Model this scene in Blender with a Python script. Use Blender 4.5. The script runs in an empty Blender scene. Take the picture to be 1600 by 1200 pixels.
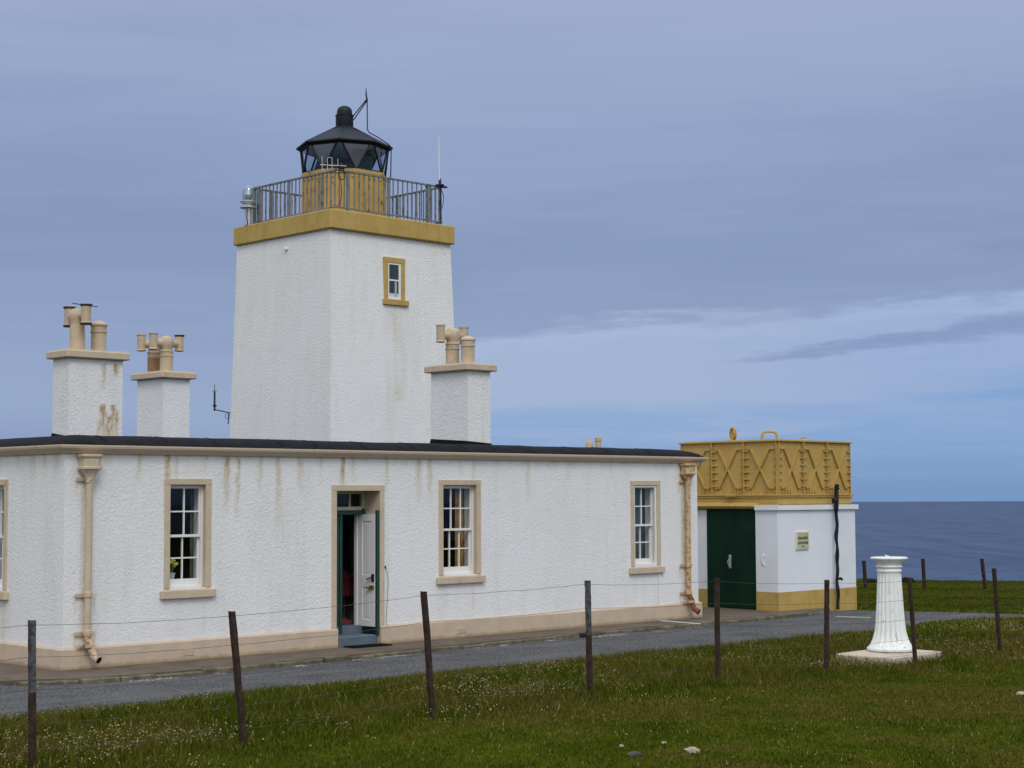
import bpy, math, random
import numpy as np
from mathutils import Vector, Matrix, Quaternion, noise
random.seed(7); RNG = np.random.default_rng(7)
R = math.radians
S = bpy.context.scene
COL = S.collection

# ------------------------------------------------------------------ camera
cam_d = bpy.data.cameras.new('camera'); cam = bpy.data.objects.new('camera', cam_d); COL.objects.link(cam)
FW = Vector((0.69798387, 0.71304314, 0.06624193)); RT = Vector((0.71482147, -0.69929144, -0.00466302)); UP = Vector((-0.04299748, -0.05060587, 0.9977927))
CAMP = Vector((-12.6714, -22.3464, 2.5))
M = Matrix((RT, UP, -FW)).transposed().to_4x4(); M.translation = CAMP
cam.matrix_world = M
cam_d.sensor_fit = 'HORIZONTAL'; cam_d.sensor_width = 36.0
cam_d.lens = 36.0 * 2638.1152 / 1600.0
cam_d.clip_start = 0.1; cam_d.clip_end = 60000
S.camera = cam
S.view_settings.view_transform = 'Standard'; S.view_settings.look = 'None'
S.view_settings.exposure = 0.0; S.view_settings.gamma = 1.0

# ------------------------------------------------------------------ node helper
class NT:
    def __init__(s, tree):
        s.t = tree; s.n = tree.nodes; s.l = tree.links
    def new(s, typ, **kw):
        n = s.n.new(typ)
        for k, v in kw.items(): setattr(n, k, v)
        return n
    def put(s, sock, v):
        if isinstance(v, bpy.types.NodeSocket): s.l.new(v, sock)
        elif v is not None:
            if hasattr(sock.default_value, '__len__') and not hasattr(v, '__len__'): v = [v]*len(sock.default_value)
            if hasattr(sock.default_value, '__len__') and len(sock.default_value) == 4 and len(v) == 3: v = (*v, 1)
            sock.default_value = v
    def math(s, op, a, b=None, c=None, clamp=False):
        n = s.new('ShaderNodeMath', operation=op, use_clamp=clamp)
        s.put(n.inputs[0], a)
        if b is not None: s.put(n.inputs[1], b)
        if c is not None: s.put(n.inputs[2], c)
        return n.outputs[0]
    def mix(s, f, a, b, typ='MIX'):
        n = s.new('ShaderNodeMix', data_type='RGBA', blend_type=typ)
        s.put(n.inputs[0], f); s.put(n.inputs[6], a); s.put(n.inputs[7], b)
        return n.outputs[2]
    def noise(s, vec, scale, detail=4, rough=.55, dist=0.0):
        n = s.new('ShaderNodeTexNoise')
        if vec is not None: s.put(n.inputs['Vector'], vec)
        n.inputs['Scale'].default_value = scale; n.inputs['Detail'].default_value = detail
        n.inputs['Roughness'].default_value = rough; n.inputs['Distortion'].default_value = dist
        return n.outputs['Fac']
    def scale(s, vec, v):
        n = s.new('ShaderNodeMapping'); s.put(n.inputs['Vector'], vec); n.inputs['Scale'].default_value = v
        return n.outputs[0]
    def rng(s, v, a, b, c=0.0, d=1.0, smooth=True):
        n = s.new('ShaderNodeMapRange', interpolation_type='SMOOTHSTEP' if smooth else 'LINEAR')
        s.put(n.inputs[0], v); n.inputs[1].default_value = a; n.inputs[2].default_value = b
        n.inputs[3].default_value = c; n.inputs[4].default_value = d
        return n.outputs[0]
    def ramp(s, v, stops):
        n = s.new('ShaderNodeValToRGB'); s.put(n.inputs[0], v); e = n.color_ramp.elements
        while len(e) < len(stops): e.new(.5)
        for k, (p, c) in enumerate(stops): e[k].position = p; e[k].color = (*c, 1)
        return n.outputs[0]

def srgb(r, g, b):
    f = lambda c: ((c/255+.055)/1.055)**2.4 if c > 10 else c/255/12.92
    return (f(r), f(g), f(b))

# ------------------------------------------------------------------ world: overcast sky with thin bands of cloud
SUN_AZ = math.atan2(-0.80, -0.52)      # where the sun stands (world XY), high behind the camera's right shoulder
SUN_EL = R(46)
W = bpy.data.worlds.new('World'); S.world = W; W.use_nodes = True
w = NT(W.node_tree); w.n.clear()
out = w.new('ShaderNodeOutputWorld'); bg = w.new('ShaderNodeBackground'); w.l.new(bg.outputs[0], out.inputs[0])
tc = w.new('ShaderNodeTexCoord'); D = tc.outputs['Generated']
sky = w.new('ShaderNodeTexSky', sky_type='NISHITA'); sky.sun_disc = False
sky.sun_elevation = SUN_EL; sky.sun_rotation = math.pi/2 - SUN_AZ
sep = w.new('ShaderNodeSeparateXYZ'); w.l.new(D, sep.inputs[0])
dx, dy, dz = sep.outputs
# azimuth to the right of the view's heading, as sine (world direction, not screen)
side = w.math('ADD', w.math('MULTIPLY', dx, 0.7146), w.math('MULTIPLY', dy, -0.6995))
fwdc = w.math('ADD', w.math('MULTIPLY', dx, 0.6995), w.math('MULTIPLY', dy, 0.7146))
cl_v = w.scale(D, (1.0, 1.0, 6.5))
n1 = w.noise(cl_v, 2.6, 7, .55, .3)
n2 = w.noise(cl_v, 9.0, 6, .6, .2)
n3 = w.noise(w.scale(D, (1, 1, 14)), 5.0, 6, .55, .4)
# veil colour by height
veil = w.ramp(w.rng(dz, 0.0, 0.5, 0, 1, False), [(0.0, srgb(146, 166, 201)), (0.11, srgb(150, 169, 201)), (0.27, srgb(136, 155, 190)), (0.37, srgb(143, 162, 197)), (0.54, srgb(157, 172, 204)), (1.0, srgb(170, 182, 210))])
dark = w.mix(w.rng(n1, .36, .74), veil, w.mix(.45, veil, srgb(124, 141, 180)))
# the clearer band low on the right: its upper edge slants
rag = w.noise(w.scale(D, (1, 1, 7)), 22, 6, .6, .3)
edge = w.math('MINIMUM', w.math('ADD', w.math('MULTIPLY', side, .14), 0.096), w.math('ADD', w.math('MULTIPLY', side, .03), 0.105))
edge = w.math('ADD', edge, w.math('ADD', w.math('MULTIPLY', w.math('SUBTRACT', n2, .5), .035), w.math('MULTIPLY', w.math('SUBTRACT', rag, .5), .012)))
low = w.rng(w.math('SUBTRACT', edge, dz), -0.0025, 0.006)
right = w.rng(w.math('ADD', side, w.math('ADD', w.math('MULTIPLY', w.math('SUBTRACT', n2, .5), .10), w.math('MULTIPLY', w.math('SUBTRACT', .09, dz), 1.2))), -.075, .0)
clear = w.math('MULTIPLY', low, right)
nsk = w.new('ShaderNodeVectorMath', operation='SCALE'); w.l.new(sky.outputs[0], nsk.inputs[0]); nsk.inputs['Scale'].default_value = 0.085
bluecol = w.mix(.90, w.mix(.55, srgb(120, 172, 232), nsk.outputs[0]), srgb(127, 163, 211))
hazecol = w.mix(w.rng(side, .05, .28), srgb(163, 181, 211), srgb(154, 175, 212))
lowblue = w.rng(w.math('ADD', dz, w.math('MULTIPLY', w.math('SUBTRACT', n3, .5), .03)), .058, .036)
hole = w.math('MULTIPLY', w.rng(w.math('ADD', side, w.math('MULTIPLY', w.math('SUBTRACT', n2, .5), .1)), .16, .29), w.rng(w.math('ABSOLUTE', w.math('SUBTRACT', w.math('ADD', dz, w.math('MULTIPLY', w.math('SUBTRACT', n3, .5), .03)), .062)), .024, .006))
bl = w.math('MAXIMUM', w.math('MULTIPLY', lowblue, .85), hole)
bl = w.math('MULTIPLY', bl, w.rng(n3, .66, .40, .35, 1))
bl = w.math('ADD', bl, w.math('MULTIPLY', w.rng(rag, .5, .75), .12), clamp=True)
blue = w.mix(bl, hazecol, bluecol)
lowhaze = w.mix(w.rng(dz, 0.0, 0.036, 0.85, 0), blue, srgb(118, 149, 193))
# ragged grey streaks crossing the clear patch
def streak_f(z0, sl_, th, s0, s1, s2=9, s3=10):
    st = w.math('SUBTRACT', dz, w.math('ADD', z0, w.math('ADD', w.math('MULTIPLY', side, sl_), w.math('ADD', w.math('MULTIPLY', w.math('SUBTRACT', n2, .5), .014), w.math('MULTIPLY', w.math('SUBTRACT', rag, .5), .013)))))
    thick = w.math('MULTIPLY', w.rng(side, s0, .30, .25, 1, False), th)
    f = w.rng(w.math('DIVIDE', w.math('ABSOLUTE', st), thick), .15, 1.35, 1, 0)
    f = w.math('MULTIPLY', f, w.rng(side, s0, s1))
    return w.math('MULTIPLY', f, w.rng(side, s3, s2)) if s2 < 1 else f
streak = w.math('MULTIPLY', w.math('MAXIMUM', streak_f(.063, .12, .0065, .11, .17), w.math('MULTIPLY', streak_f(.094, .06, .008, .10, .13, .17, .20), .8)), .78)
edge_glow = w.math('MULTIPLY', w.rng(w.math('ABSOLUTE', w.math('SUBTRACT', w.math('SUBTRACT', edge, dz), .008)), 0, .008, 1, 0), .35)
clr = w.mix(edge_glow, w.mix(streak, lowhaze, srgb(133, 150, 189)), srgb(172, 189, 216))
c = w.mix(clear, dark, clr)
# faint banding in the veil
c = w.mix(w.math('MULTIPLY', w.rng(n3, .45, .70), .14), c, srgb(165, 180, 212))
# brighter cloud overhead and behind the viewer, where the sun stands
behind = w.math('MULTIPLY', w.rng(fwdc, .45, -.75), w.rng(dz, -.05, .35))
over = w.rng(dz, .35, .95)
c = w.mix(w.math('MULTIPLY', w.math('MAXIMUM', behind, over), .9), c, (1.18, 1.20, 1.24))
c = w.mix(w.rng(dz, -.02, -.002, 1, 0), c, srgb(60, 75, 90))
w.l.new(c, bg.inputs[0]); bg.inputs[1].default_value = 1.0

# ------------------------------------------------------------------ sun
sl = bpy.data.lights.new('sun', 'SUN'); sl.energy = 1.05; sl.angle = R(20); sl.color = (1.0, .96, .90)
so = bpy.data.objects.new('sun', sl); COL.objects.link(so)
sd = Vector((math.cos(SUN_AZ)*math.cos(SUN_EL), math.sin(SUN_AZ)*math.cos(SUN_EL), math.sin(SUN_EL)))
so.rotation_euler = sd.to_track_quat('Z', 'Y').to_euler()
so.location = (0, 0, 30)

# ------------------------------------------------------------------ materials
MATS = {}
def mat(name, base, rough=.7, var=0.0, vscale=4.0, bump=0.0, bscale=40.0, metal=0.0, second=None, sscale=3.0, sedge=(.5, .65), spec=.5, fn=None):
    m = bpy.data.materials.new(name); m.use_nodes = True; t = NT(m.node_tree); b = t.n['Principled BSDF']
    b.inputs['Roughness'].default_value = rough; b.inputs['Metallic'].default_value = metal
    b.inputs['Specular IOR Level'].default_value = spec
    geo = t.new('ShaderNodeNewGeometry'); P = geo.outputs['Position']
    c = base
    if var:
        f = t.noise(P, vscale, 5, .6)
        c = t.mix(t.rng(f, .3, .7), [x*(1-var) for x in base], [min(1, x*(1+var)) for x in base])
    if second is not None:
        c = t.mix(t.rng(t.noise(P, sscale, 6, .65), *sedge), c, second)
    if fn: c = fn(t, P, c, b)
    t.put(b.inputs['Base Color'], c)
    if bump:
        bn = t.new('ShaderNodeBump'); bn.inputs['Strength'].default_value = 1.0; bn.inputs['Distance'].default_value = bump
        t.put(bn.inputs['Height'], t.noise(P, bscale, 3, .6)); t.l.new(bn.outputs[0], b.inputs['Normal'])
    MATS[name] = m
    return m

def harl_fn(t, P, c, b):
    a = t.new('ShaderNodeAttribute', attribute_name='stain'); st = a.outputs['Fac']
    fine = t.noise(P, 26, 4, .6); grit = t.noise(P, 75, 3, .6)
    st2 = t.math('MULTIPLY', st, t.rng(t.noise(t.scale(P, (1, 1, .35)), 22, 5, .7), .28, .60, .25, 1.7), clamp=True)
    c = t.mix(t.rng(grit, .52, .72, 0, .16), c, (.50, .52, .53))
    c = t.mix(t.math('MULTIPLY', t.rng(t.noise(t.scale(P, (1.6, 1.6, .22)), 1.9, 6, .65), .46, .72), .30), c, (.62, .62, .52))
    c = t.mix(t.math('MULTIPLY', t.rng(t.noise(P, .8, 5, .6), .45, .65), .22), c, (.69, .70, .69))
    c = t.mix(t.math('MULTIPLY', t.rng(t.noise(P, 9, 3, .6), .70, .74), .35), c, (.42, .42, .38))
    rust = t.mix(t.rng(st2, .80, 1.15, 0, .9), (.46, .36, .13), (.34, .12, .03))
    c = t.mix(t.math('MULTIPLY', st2, .80, clamp=True), c, rust)
    v = t.new('ShaderNodeTexVoronoi', feature='SMOOTH_F1'); t.put(v.inputs['Vector'], P); v.inputs['Scale'].default_value = 24; v.inputs['Randomness'].default_value = 1
    wv = t.noise(P, 24, 4, .65, 1.2)
    h = t.math('ADD', t.math('MULTIPLY', wv, 1.2), t.math('ADD', t.math('MULTIPLY', v.outputs['Distance'], .5), t.math('MULTIPLY', fine, .9)))
    bn = t.new('ShaderNodeBump'); bn.inputs['Strength'].default_value = 1; bn.inputs['Distance'].default_value = .0095
    t.put(bn.inputs['Height'], h); t.l.new(bn.outputs[0], b.inputs['Normal'])
    return c
mat('harl', (.81, .815, .815), .85, fn=harl_fn, spec=.2)
mat('white_render', (.74, .77, .815), .7, var=.03, vscale=1.6, bump=.003, bscale=60, spec=.25)

def buff_fn(t, P, c, b):
    s = t.scale(P, (1, 1, .5))
    c = t.mix(t.math('MULTIPLY', t.rng(t.noise(s, 5, 6, .65), .52, .72), .45), c, (.33, .25, .15))
    c = t.mix(t.math('MULTIPLY', t.rng(t.noise(P, 22, 4, .7), .64, .72), .5), c, (.30, .15, .06))
    return c
mat('buff', (.555, .455, .33), .6, var=.05, bump=.003, bscale=45, fn=buff_fn, spec=.3)
def plinth_fn(t, P, c, b):
    sp = t.new('ShaderNodeSeparateXYZ'); t.put(sp.inputs[0], P)
    low = t.rng(t.math('ADD', sp.outputs[2], t.math('MULTIPLY', t.noise(P, 7, 5, .7), .12)), .06, .13, 1, 0)
    c = t.mix(t.math('MULTIPLY', low, .7), c, (.30, .19, .08))
    c = t.mix(t.math('MULTIPLY', t.rng(t.noise(t.scale(P, (1, 1, .4)), 3, 6, .65), .52, .75), .35), c, (.33, .27, .19))
    return c
mat('plinth_paint', (.545, .44, .325), .6, var=.05, bump=.004, bscale=40, fn=plinth_fn, spec=.3)
def pot_fn(t, P, c, b):
    return t.mix(t.math('MULTIPLY', t.rng(t.noise(P, 9, 5, .6), .55, .72), .4), c, (.25, .20, .13))
mat('pot_clay', (.52, .41, .285), .65, var=.08, bump=.003, bscale=40, fn=pot_fn, spec=.3)
mat('pot_rusty', (.34, .20, .10), .7, second=(.18, .08, .035), sscale=9, bump=.003)
mat('gutter_paint', (.58, .46, .345), .5, second=(.27, .19, .11), sscale=3.5, sedge=(.6, .74), spec=.35)
mat('rust_pipe', (.56, .41, .23), .65, second=(.33, .13, .035), sscale=13, sedge=(.48, .62), bump=.004, bscale=60)
mat('rusty_buff', (.55, .42, .30), .65, second=(.30, .12, .045), sscale=11, sedge=(.50, .62), bump=.003)
mat('rust', (.22, .075, .03), .85, second=(.10, .035, .02), sscale=30, bump=.003)
def ochre_fn(t, P, c, b):
    st = t.noise(t.scale(P, (1, 1, .12)), 9, 5, .65)
    c = t.mix(t.math('MULTIPLY', t.rng(st, .54, .72), .45), c, (.22, .155, .05))
    c = t.mix(t.math('MULTIPLY', t.rng(t.noise(P, 16, 4, .7), .66, .74), .6), c, (.13, .075, .03))
    return t.mix(t.math('MULTIPLY', t.rng(t.noise(P, 2.2, 4, .6), .5, .7), .3), c, (.46, .38, .17))
mat('ochre', (.47, .32, .090), .6, var=.08, vscale=2.2, second=(.37, .25, .08), sscale=5, sedge=(.55, .85), bump=.003, spec=.3, fn=ochre_fn)
mat('ochre_tank', (.47, .31, .088), .55, var=.07, vscale=3, second=(.40, .26, .07), sscale=4, sedge=(.5, .85), spec=.3, fn=ochre_fn)
mat('ochre_rusty', (.46, .31, .09), .6, var=.10, vscale=2.2, second=(.22, .10, .04), sscale=5, sedge=(.56, .68), bump=.003, spec=.3)
mat('felt', (.007, .008, .011), .8, var=.4, vscale=3, bump=.012, bscale=9, spec=.15)
mat('black_paint', (.008, .012, .017), .5, var=.3, vscale=5, spec=.25)
mat('roof_lead', (.014, .022, .034), .6, var=.3, vscale=3, spec=.25)
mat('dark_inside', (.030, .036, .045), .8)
mat('ceiling_paint', (.42, .50, .60), .7)
mat('blue_blind', (.34, .42, .55), .85); mat('lamp_dark', (.05, .07, .11), .5)
mat('white_wood', (.78, .78, .76), .5, second=(.42, .38, .30), sscale=11, sedge=(.66, .76), spec=.4)
mat('grey_wood', (.40, .41, .40), .6, var=.1)
mat('cream_wood', (.50, .50, .38), .55, var=.1)
mat('green_paint', (.008, .046, .038), .5, var=.25, vscale=3)
mat('green_door', (.004, .026, .014), .55, var=.2, vscale=1.5, spec=.15)
mat('door_white', (.80, .79, .80), .5, second=(.34, .26, .12), sscale=8, sedge=(.70, .78))
mat('step_blue', (.10, .135, .17), .6, var=.15)
mat('brass', (.35, .26, .06), .35, metal=.8)
mat('iron', (.03, .03, .03), .5, metal=.4)
mat('rail_grey', (.20, .215, .235), .5, second=(.085, .075, .07), sscale=6, metal=.25)
mat('galv', (.46, .48, .50), .4, metal=.6, var=.15)
mat('lamp_metal', (.55, .57, .57), .35, metal=.5, var=.1)
def post_fn(t, P, c, b):
    return t.mix(t.rng(t.noise(P, 26, 5, .7), .5, .68, 0, .6), c, (.085, .045, .028))
mat('fence_rust', (.040, .024, .019), .85, var=.35, vscale=14, bump=.004, bscale=50, fn=post_fn, spec=.2)
mat('fence_bare', (.085, .097, .108), .6, second=(.05, .032, .026), sscale=18, sedge=(.45, .6), bump=.003, spec=.3)
mat('wire', (.09, .095, .075), .55, metal=.5)
mat('interior', (.22, .20, .18), .9)
mat('interior_floor', (.14, .10, .08), .8)
mat('red_cloth', (.13, .018, .018), .9, var=.3)
mat('coat_dark', (.022, .020, .026), .95, var=.3)
mat('curtain_brown', (.50, .26, .10), .9, var=.35, vscale=12)
mat('curtain_grey', (.55, .56, .58), .9, var=.08)
mat('reflection_teal', (.10, .165, .175), .8, var=.1)  # teal of reflected sky, painted on a sheet behind the glass
mat('mat_black', (.008, .008, .010), .95, spec=.05)
mat('leaf', (.10, .16, .03), .7); mat('petal', (.75, .68, .16), .7)
mat('kerb_stone', (.175, .15, .10), .9, second=(.085, .070, .045), sscale=3.5, sedge=(.4, .6), var=.2, bump=.02, bscale=12)
mat('lichen', (.30, .29, .27), .9, var=.2, vscale=20)
mat('slab', (.56, .47, .38), .85, second=(.33, .27, .18), sscale=2.6, sedge=(.5, .68), bump=.006, bscale=22)
mat('stone_pale', (.33, .29, .215), .9, var=.3, vscale=14, bump=.01, bscale=20)
mat('stone_dark', (.06, .06, .06), .9, var=.3, vscale=10)
mat('soil', (.020, .014, .009), 1.0, var=.4, vscale=20, bump=.02, bscale=30, spec=0.0)
mat('timber_pale', (.36, .35, .30), .8, var=.2)
mat('sign_face', (.50, .50, .33), .5, second=(.42, .34, .18), sscale=6); mat('sign_frame', (.72, .70, .60), .5)
mat('letter', (.03, .035, .02), .5)
def dial_fn(t, P, c, b):
    sp = t.scale(P, (1, 1, .22))
    a = t.rng(t.noise(sp, 22, 5, .6), .60, .68); sx = t.new('ShaderNodeSeparateXYZ'); t.put(sx.inputs[0], P)
    c = t.mix(t.math('MULTIPLY', t.math('MULTIPLY', a, t.rng(sx.outputs[2], 1.1, .2, .35, 1)), .85), c, (.40, .27, .14))
    c = t.mix(t.math('MULTIPLY', t.rng(t.noise(P, 5, 5, .65), .5, .7), .25), c, (.55, .58, .52))
    return c
mat('dial_white', (.80, .83, .82), .45, var=.04, vscale=6, bump=.003, bscale=30, fn=dial_fn)

def glass(name, tint, refl=1.0, trans=1.0):
    m = bpy.data.materials.new(name); m.use_nodes = True; t = NT(m.node_tree); t.n.clear()
    o = t.new('ShaderNodeOutputMaterial'); tr = t.new('ShaderNodeBsdfTransparent'); gl = t.new('ShaderNodeBsdfGlossy')
    tr.inputs[0].default_value = (*[x*trans for x in tint], 1); gl.inputs['Roughness'].default_value = .02
    fr = t.new('ShaderNodeLayerWeight'); fr.inputs[0].default_value = .5; mx = t.new('ShaderNodeMixShader')
    t.put(mx.inputs[0], t.math('MULTIPLY', t.math('ADD', .06, t.math('POWER', fr.outputs[1], 4.0)), refl, clamp=True)); t.l.new(tr.outputs[0], mx.inputs[1]); t.l.new(gl.outputs[0], mx.inputs[2]); t.l.new(mx.outputs[0], o.inputs[0])
    MATS[name] = m
glass('window_glass', (.85, .9, .9), .75); glass('lantern_glass', (.74, .79, .84), 1.0)
glass('lamp_glass', (.75, .8, .8), 3.0)

# ------------------------------------------------------------------ mesh builder
class MB:
    def __init__(s): s.v = []; s.f = []; s.T = None
    def add(s, vs, fs):
        k = len(s.v)
        if s.T is not None: vs = [tuple(s.T @ Vector(q)) for q in vs]
        s.v += [tuple(q) for q in vs]; s.f += [tuple(i+k for i in g) for g in fs]; return s
    def box(s, x0, x1, y0, y1, z0, z1):
        return s.add([(x0,y0,z0),(x1,y0,z0),(x1,y1,z0),(x0,y1,z0),(x0,y0,z1),(x1,y0,z1),(x1,y1,z1),(x0,y1,z1)],
                     [(0,3,2,1),(4,5,6,7),(0,1,5,4),(1,2,6,5),(2,3,7,6),(3,0,4,7)])
    def bbox(s, x0, x1, y0, y1, z0, z1, b=.006):
        """box with chamfered edges"""
        bm_v = []; c = ((x0+x1)/2, (y0+y1)/2, (z0+z1)/2); h = ((x1-x0)/2, (y1-y0)/2, (z1-z0)/2); b = min(b, *[q*.45 for q in h])
        idx = {}
        for sx in (-1,1):
            for sy in (-1,1):
                for sz in (-1,1):
                    for ax in range(3):
                        o = [h[0]-b, h[1]-b, h[2]-b]; o[ax] = h[ax]
                        idx[(sx,sy,sz,ax)] = len(bm_v); bm_v.append((c[0]+sx*o[0], c[1]+sy*o[1], c[2]+sz*o[2]))
        F = []
        for ax in range(3):
            o1, o2 = [(1,2),(2,0),(0,1)][ax]
            for sg in (-1,1):
                q = []
                for a, d in ((-1,-1),(1,-1),(1,1),(-1,1)):
                    k = [0,0,0]; k[ax] = sg; k[o1] = a; k[o2] = d; q.append(idx[(*k, ax)])
                F.append(q if sg > 0 else q[::-1])
        for ax in range(3):       # edges along ax
            o1, o2 = [(1,2),(2,0),(0,1)][ax]
            for a in (-1,1):
                for d in (-1,1):
                    def g(e, w_):
                        k = [0,0,0]; k[ax] = e; k[o1] = a; k[o2] = d; return idx[(*k, w_)]
                    q = [g(-1,o1), g(1,o1), g(1,o2), g(-1,o2)]
                    F.append(q if a*d < 0 else q[::-1])
        for sx in (-1,1):
            for sy in (-1,1):
                for sz in (-1,1):
                    q = [idx[(sx,sy,sz,0)], idx[(sx,sy,sz,1)], idx[(sx,sy,sz,2)]]
                    F.append(q if sx*sy*sz > 0 else q[::-1])
        return s.add(bm_v, F)
    def tube(s, pts, r, n=10, caps=True):
        pts = [Vector(p) for p in pts]; rs = r if hasattr(r, '__len__') else [r]*len(pts)
        k0 = []; prev = None
        for i, p in enumerate(pts):
            if i == 0: d = pts[1]-pts[0]
            elif i == len(pts)-1: d = pts[-1]-pts[-2]
            else: d = (pts[i+1]-p).normalized()+(p-pts[i-1]).normalized()
            if d.length < 1e-9: d = Vector((0,0,1))
            d.normalize()
            if prev is None:
                a = Vector((0,0,1)) if abs(d.z) < .9 else Vector((1,0,0)); u = d.cross(a).normalized()
            else: u = (prev - d*prev.dot(d)).normalized()
            prev = u; vv = d.cross(u)
            k0 += [tuple(p + (u*math.cos(2*math.pi*j/n) + vv*math.sin(2*math.pi*j/n))*rs[i]) for j in range(n)]
        F = []
        for i in range(len(pts)-1):
            for j in range(n):
                F.append((i*n+j, i*n+(j+1)%n, (i+1)*n+(j+1)%n, (i+1)*n+j))
        if caps: F.append(tuple(range(n))[::-1]); F.append(tuple((len(pts)-1)*n+j for j in range(n)))
        return s.add(k0, F)
    def lathe(s, prof, n=24, c=(0,0,0), rot=0.0, rf=None):
        V = []; F = []
        for i, (r_, z) in enumerate(prof):
            for j in range(n):
                a = 2*math.pi*j/n+rot; q = r_ if rf is None else rf(r_, z, j, n)
                V.append((c[0]+q*math.cos(a), c[1]+q*math.sin(a), c[2]+z))
        for i in range(len(prof)-1):
            for j in range(n): F.append((i*n+j, i*n+(j+1)%n, (i+1)*n+(j+1)%n, (i+1)*n+j))
        F.append(tuple(range(n))[::-1]); F.append(tuple((len(prof)-1)*n+j for j in range(n)))
        return s.add(V, F)
    def bar(s, a, b, w_, h_, up=(0,0,1)):
        """square bar from a to b"""
        a = Vector(a); b = Vector(b); d = (b-a).normalized(); u = Vector(up); x = d.cross(u)
        if x.length < 1e-6: x = d.cross(Vector((1,0,0)))
        x.normalize(); y = x.cross(d)
        V = [tuple(p + x*w_/2*i + y*h_/2*j) for p in (a, b) for i, j in ((-1,-1),(1,-1),(1,1),(-1,1))]
        return s.add(V, [(0,1,2,3)[::-1],(4,5,6,7),(0,1,5,4),(1,2,6,5),(2,3,7,6),(3,0,4,7)])
    def prism(s, poly, axis, a, b):
        """poly of 2D points extruded along axis 0/1 (x/y): points are (other, z)"""
        n = len(poly); V = []
        for t in (a, b):
            for p, z in poly: V.append((t, p, z) if axis == 0 else (p, t, z))
        F = [tuple(range(n)), tuple(range(n, 2*n))[::-1]] + [(i, n+i, n+(i+1)%n, (i+1)%n) for i in range(n)]
        return s.add(V, F)
    def build(s, name, m, parent=None, smooth=False, loc=None, label=None, mats=None, fi=None):
        me = bpy.data.meshes.new(name); me.from_pydata(s.v, [], s.f); me.update()
        for mm in ([m] if mats is None else mats): me.materials.append(MATS[mm])
        if fi is not None: me.polygons.foreach_set('material_index', fi)
        import bmesh
        if len(s.f) < 60000:
            bm = bmesh.new(); bm.from_mesh(me); bmesh.ops.recalc_face_normals(bm, faces=bm.faces); bm.to_mesh(me); bm.free()
        if smooth:
            me.polygons.foreach_set('use_smooth', [True]*len(me.polygons))
            try: me.set_sharp_from_angle(angle=R(40))
            except Exception: pass
        o = bpy.data.objects.new(name, me); COL.objects.link(o)
        if parent is not None:
            o.parent = parent
            pw = Vector((0,0,0)); q = parent
            while q: pw += q.location; q = q.parent
            o.location = -pw if s.T is None or True else o.location
        if label: o['label'] = label
        return o

def tag(o, label=None, cat=None, group=None, kind=None):
    if label: o['label'] = label
    if cat: o['category'] = cat
    if group: o['group'] = group
    if kind: o['kind'] = kind
    return o
def empty(name, loc, label, cat, group=None):
    o = bpy.data.objects.new(name, None); COL.objects.link(o); o.location = loc; o.empty_display_size = .3
    return tag(o, label, cat, group)
def smooth01(a, b, x):
    t = np.clip((x-a)/(b-a), 0, 1); return t*t*(3-2*t)

def sheet(mb_parts, xs, zs, place, holes=(), stain=None):
    """grid sheet with rectangular holes; mb_parts = (verts, faces, stains)"""
    V, F, ST = mb_parts; k = len(V); nx = len(xs); nz = len(zs)
    for z in zs:
        for x in xs:
            V.append(place(x, z)); ST.append(0.0 if stain is None else float(stain(x, z)))
    for j in range(nz-1):
        zc = (zs[j]+zs[j+1])/2
        for i in range(nx-1):
            xc = (xs[i]+xs[i+1])/2
            if any(h[0] < xc < h[1] and h[2] < zc < h[3] for h in holes): continue
            F.append((k+j*nx+i, k+j*nx+i+1, k+(j+1)*nx+i+1, k+(j+1)*nx+i))
def coords(a, b, step, extra=()):
    pts = sorted(set([round(a, 4), round(b, 4)] + [round(e, 4) for e in extra if a < e < b])); o = []
    for p, q in zip(pts[:-1], pts[1:]):
        n = max(1, round((q-p)/step)); o += [p+(q-p)*i/n for i in range(n)]
    return o + [pts[-1]]
def stained(name, parts, m, parent):
    V, F, ST = parts; me = bpy.data.meshes.new(name); me.from_pydata(V, [], F); me.update(); me.materials.append(MATS[m])
    at = me.attributes.new('stain', 'FLOAT', 'POINT'); at.data.foreach_set('value', ST)
    o = bpy.data.objects.new(name, me); COL.objects.link(o); o.parent = parent
    pw = Vector((0,0,0)); q = parent
    while q: pw += q.location; q = q.parent
    o.location = -pw
    return o

# ------------------------------------------------------------------ ground heights
PX = [-30, -8, -3, -.7, 2.3, 5.1, 7.4, 10.4, 12.5, 18, 30]; PZ = [.12, .10, .05, .13, .12, .05, -.03, -.10, -.07, -.07, -.10]
def road_low(x):   # the road's edge nearest the viewer (Y)
    return np.interp(x, [-30, -3, -1.6, 0, 2.6, 5.4, 8.3, 11.6, 14.6, 16.2, 17.4, 19.0, 20.5, 22.5, 26, 34], [-4.2, -4.0, -4.35, -4.28, -4.15, -3.9, -3.88, -3.98, -4.05, -3.95, -3.55, -3.9, -4.9, -6.9, -10.5, -18.5])
def road_up(x):
    return np.interp(x, [-30, 16.9, 19.2, 19.6, 20.0, 20.7, 22.5, 26, 34], [-.4, -.25, -.55, -1.6, -2.3, -3.7, -5.6, -9.0, -16.5])
def in_road(x, y, m=0.0):
    return (y > road_low(x)-m) & (y < road_up(x)+m)
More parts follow.
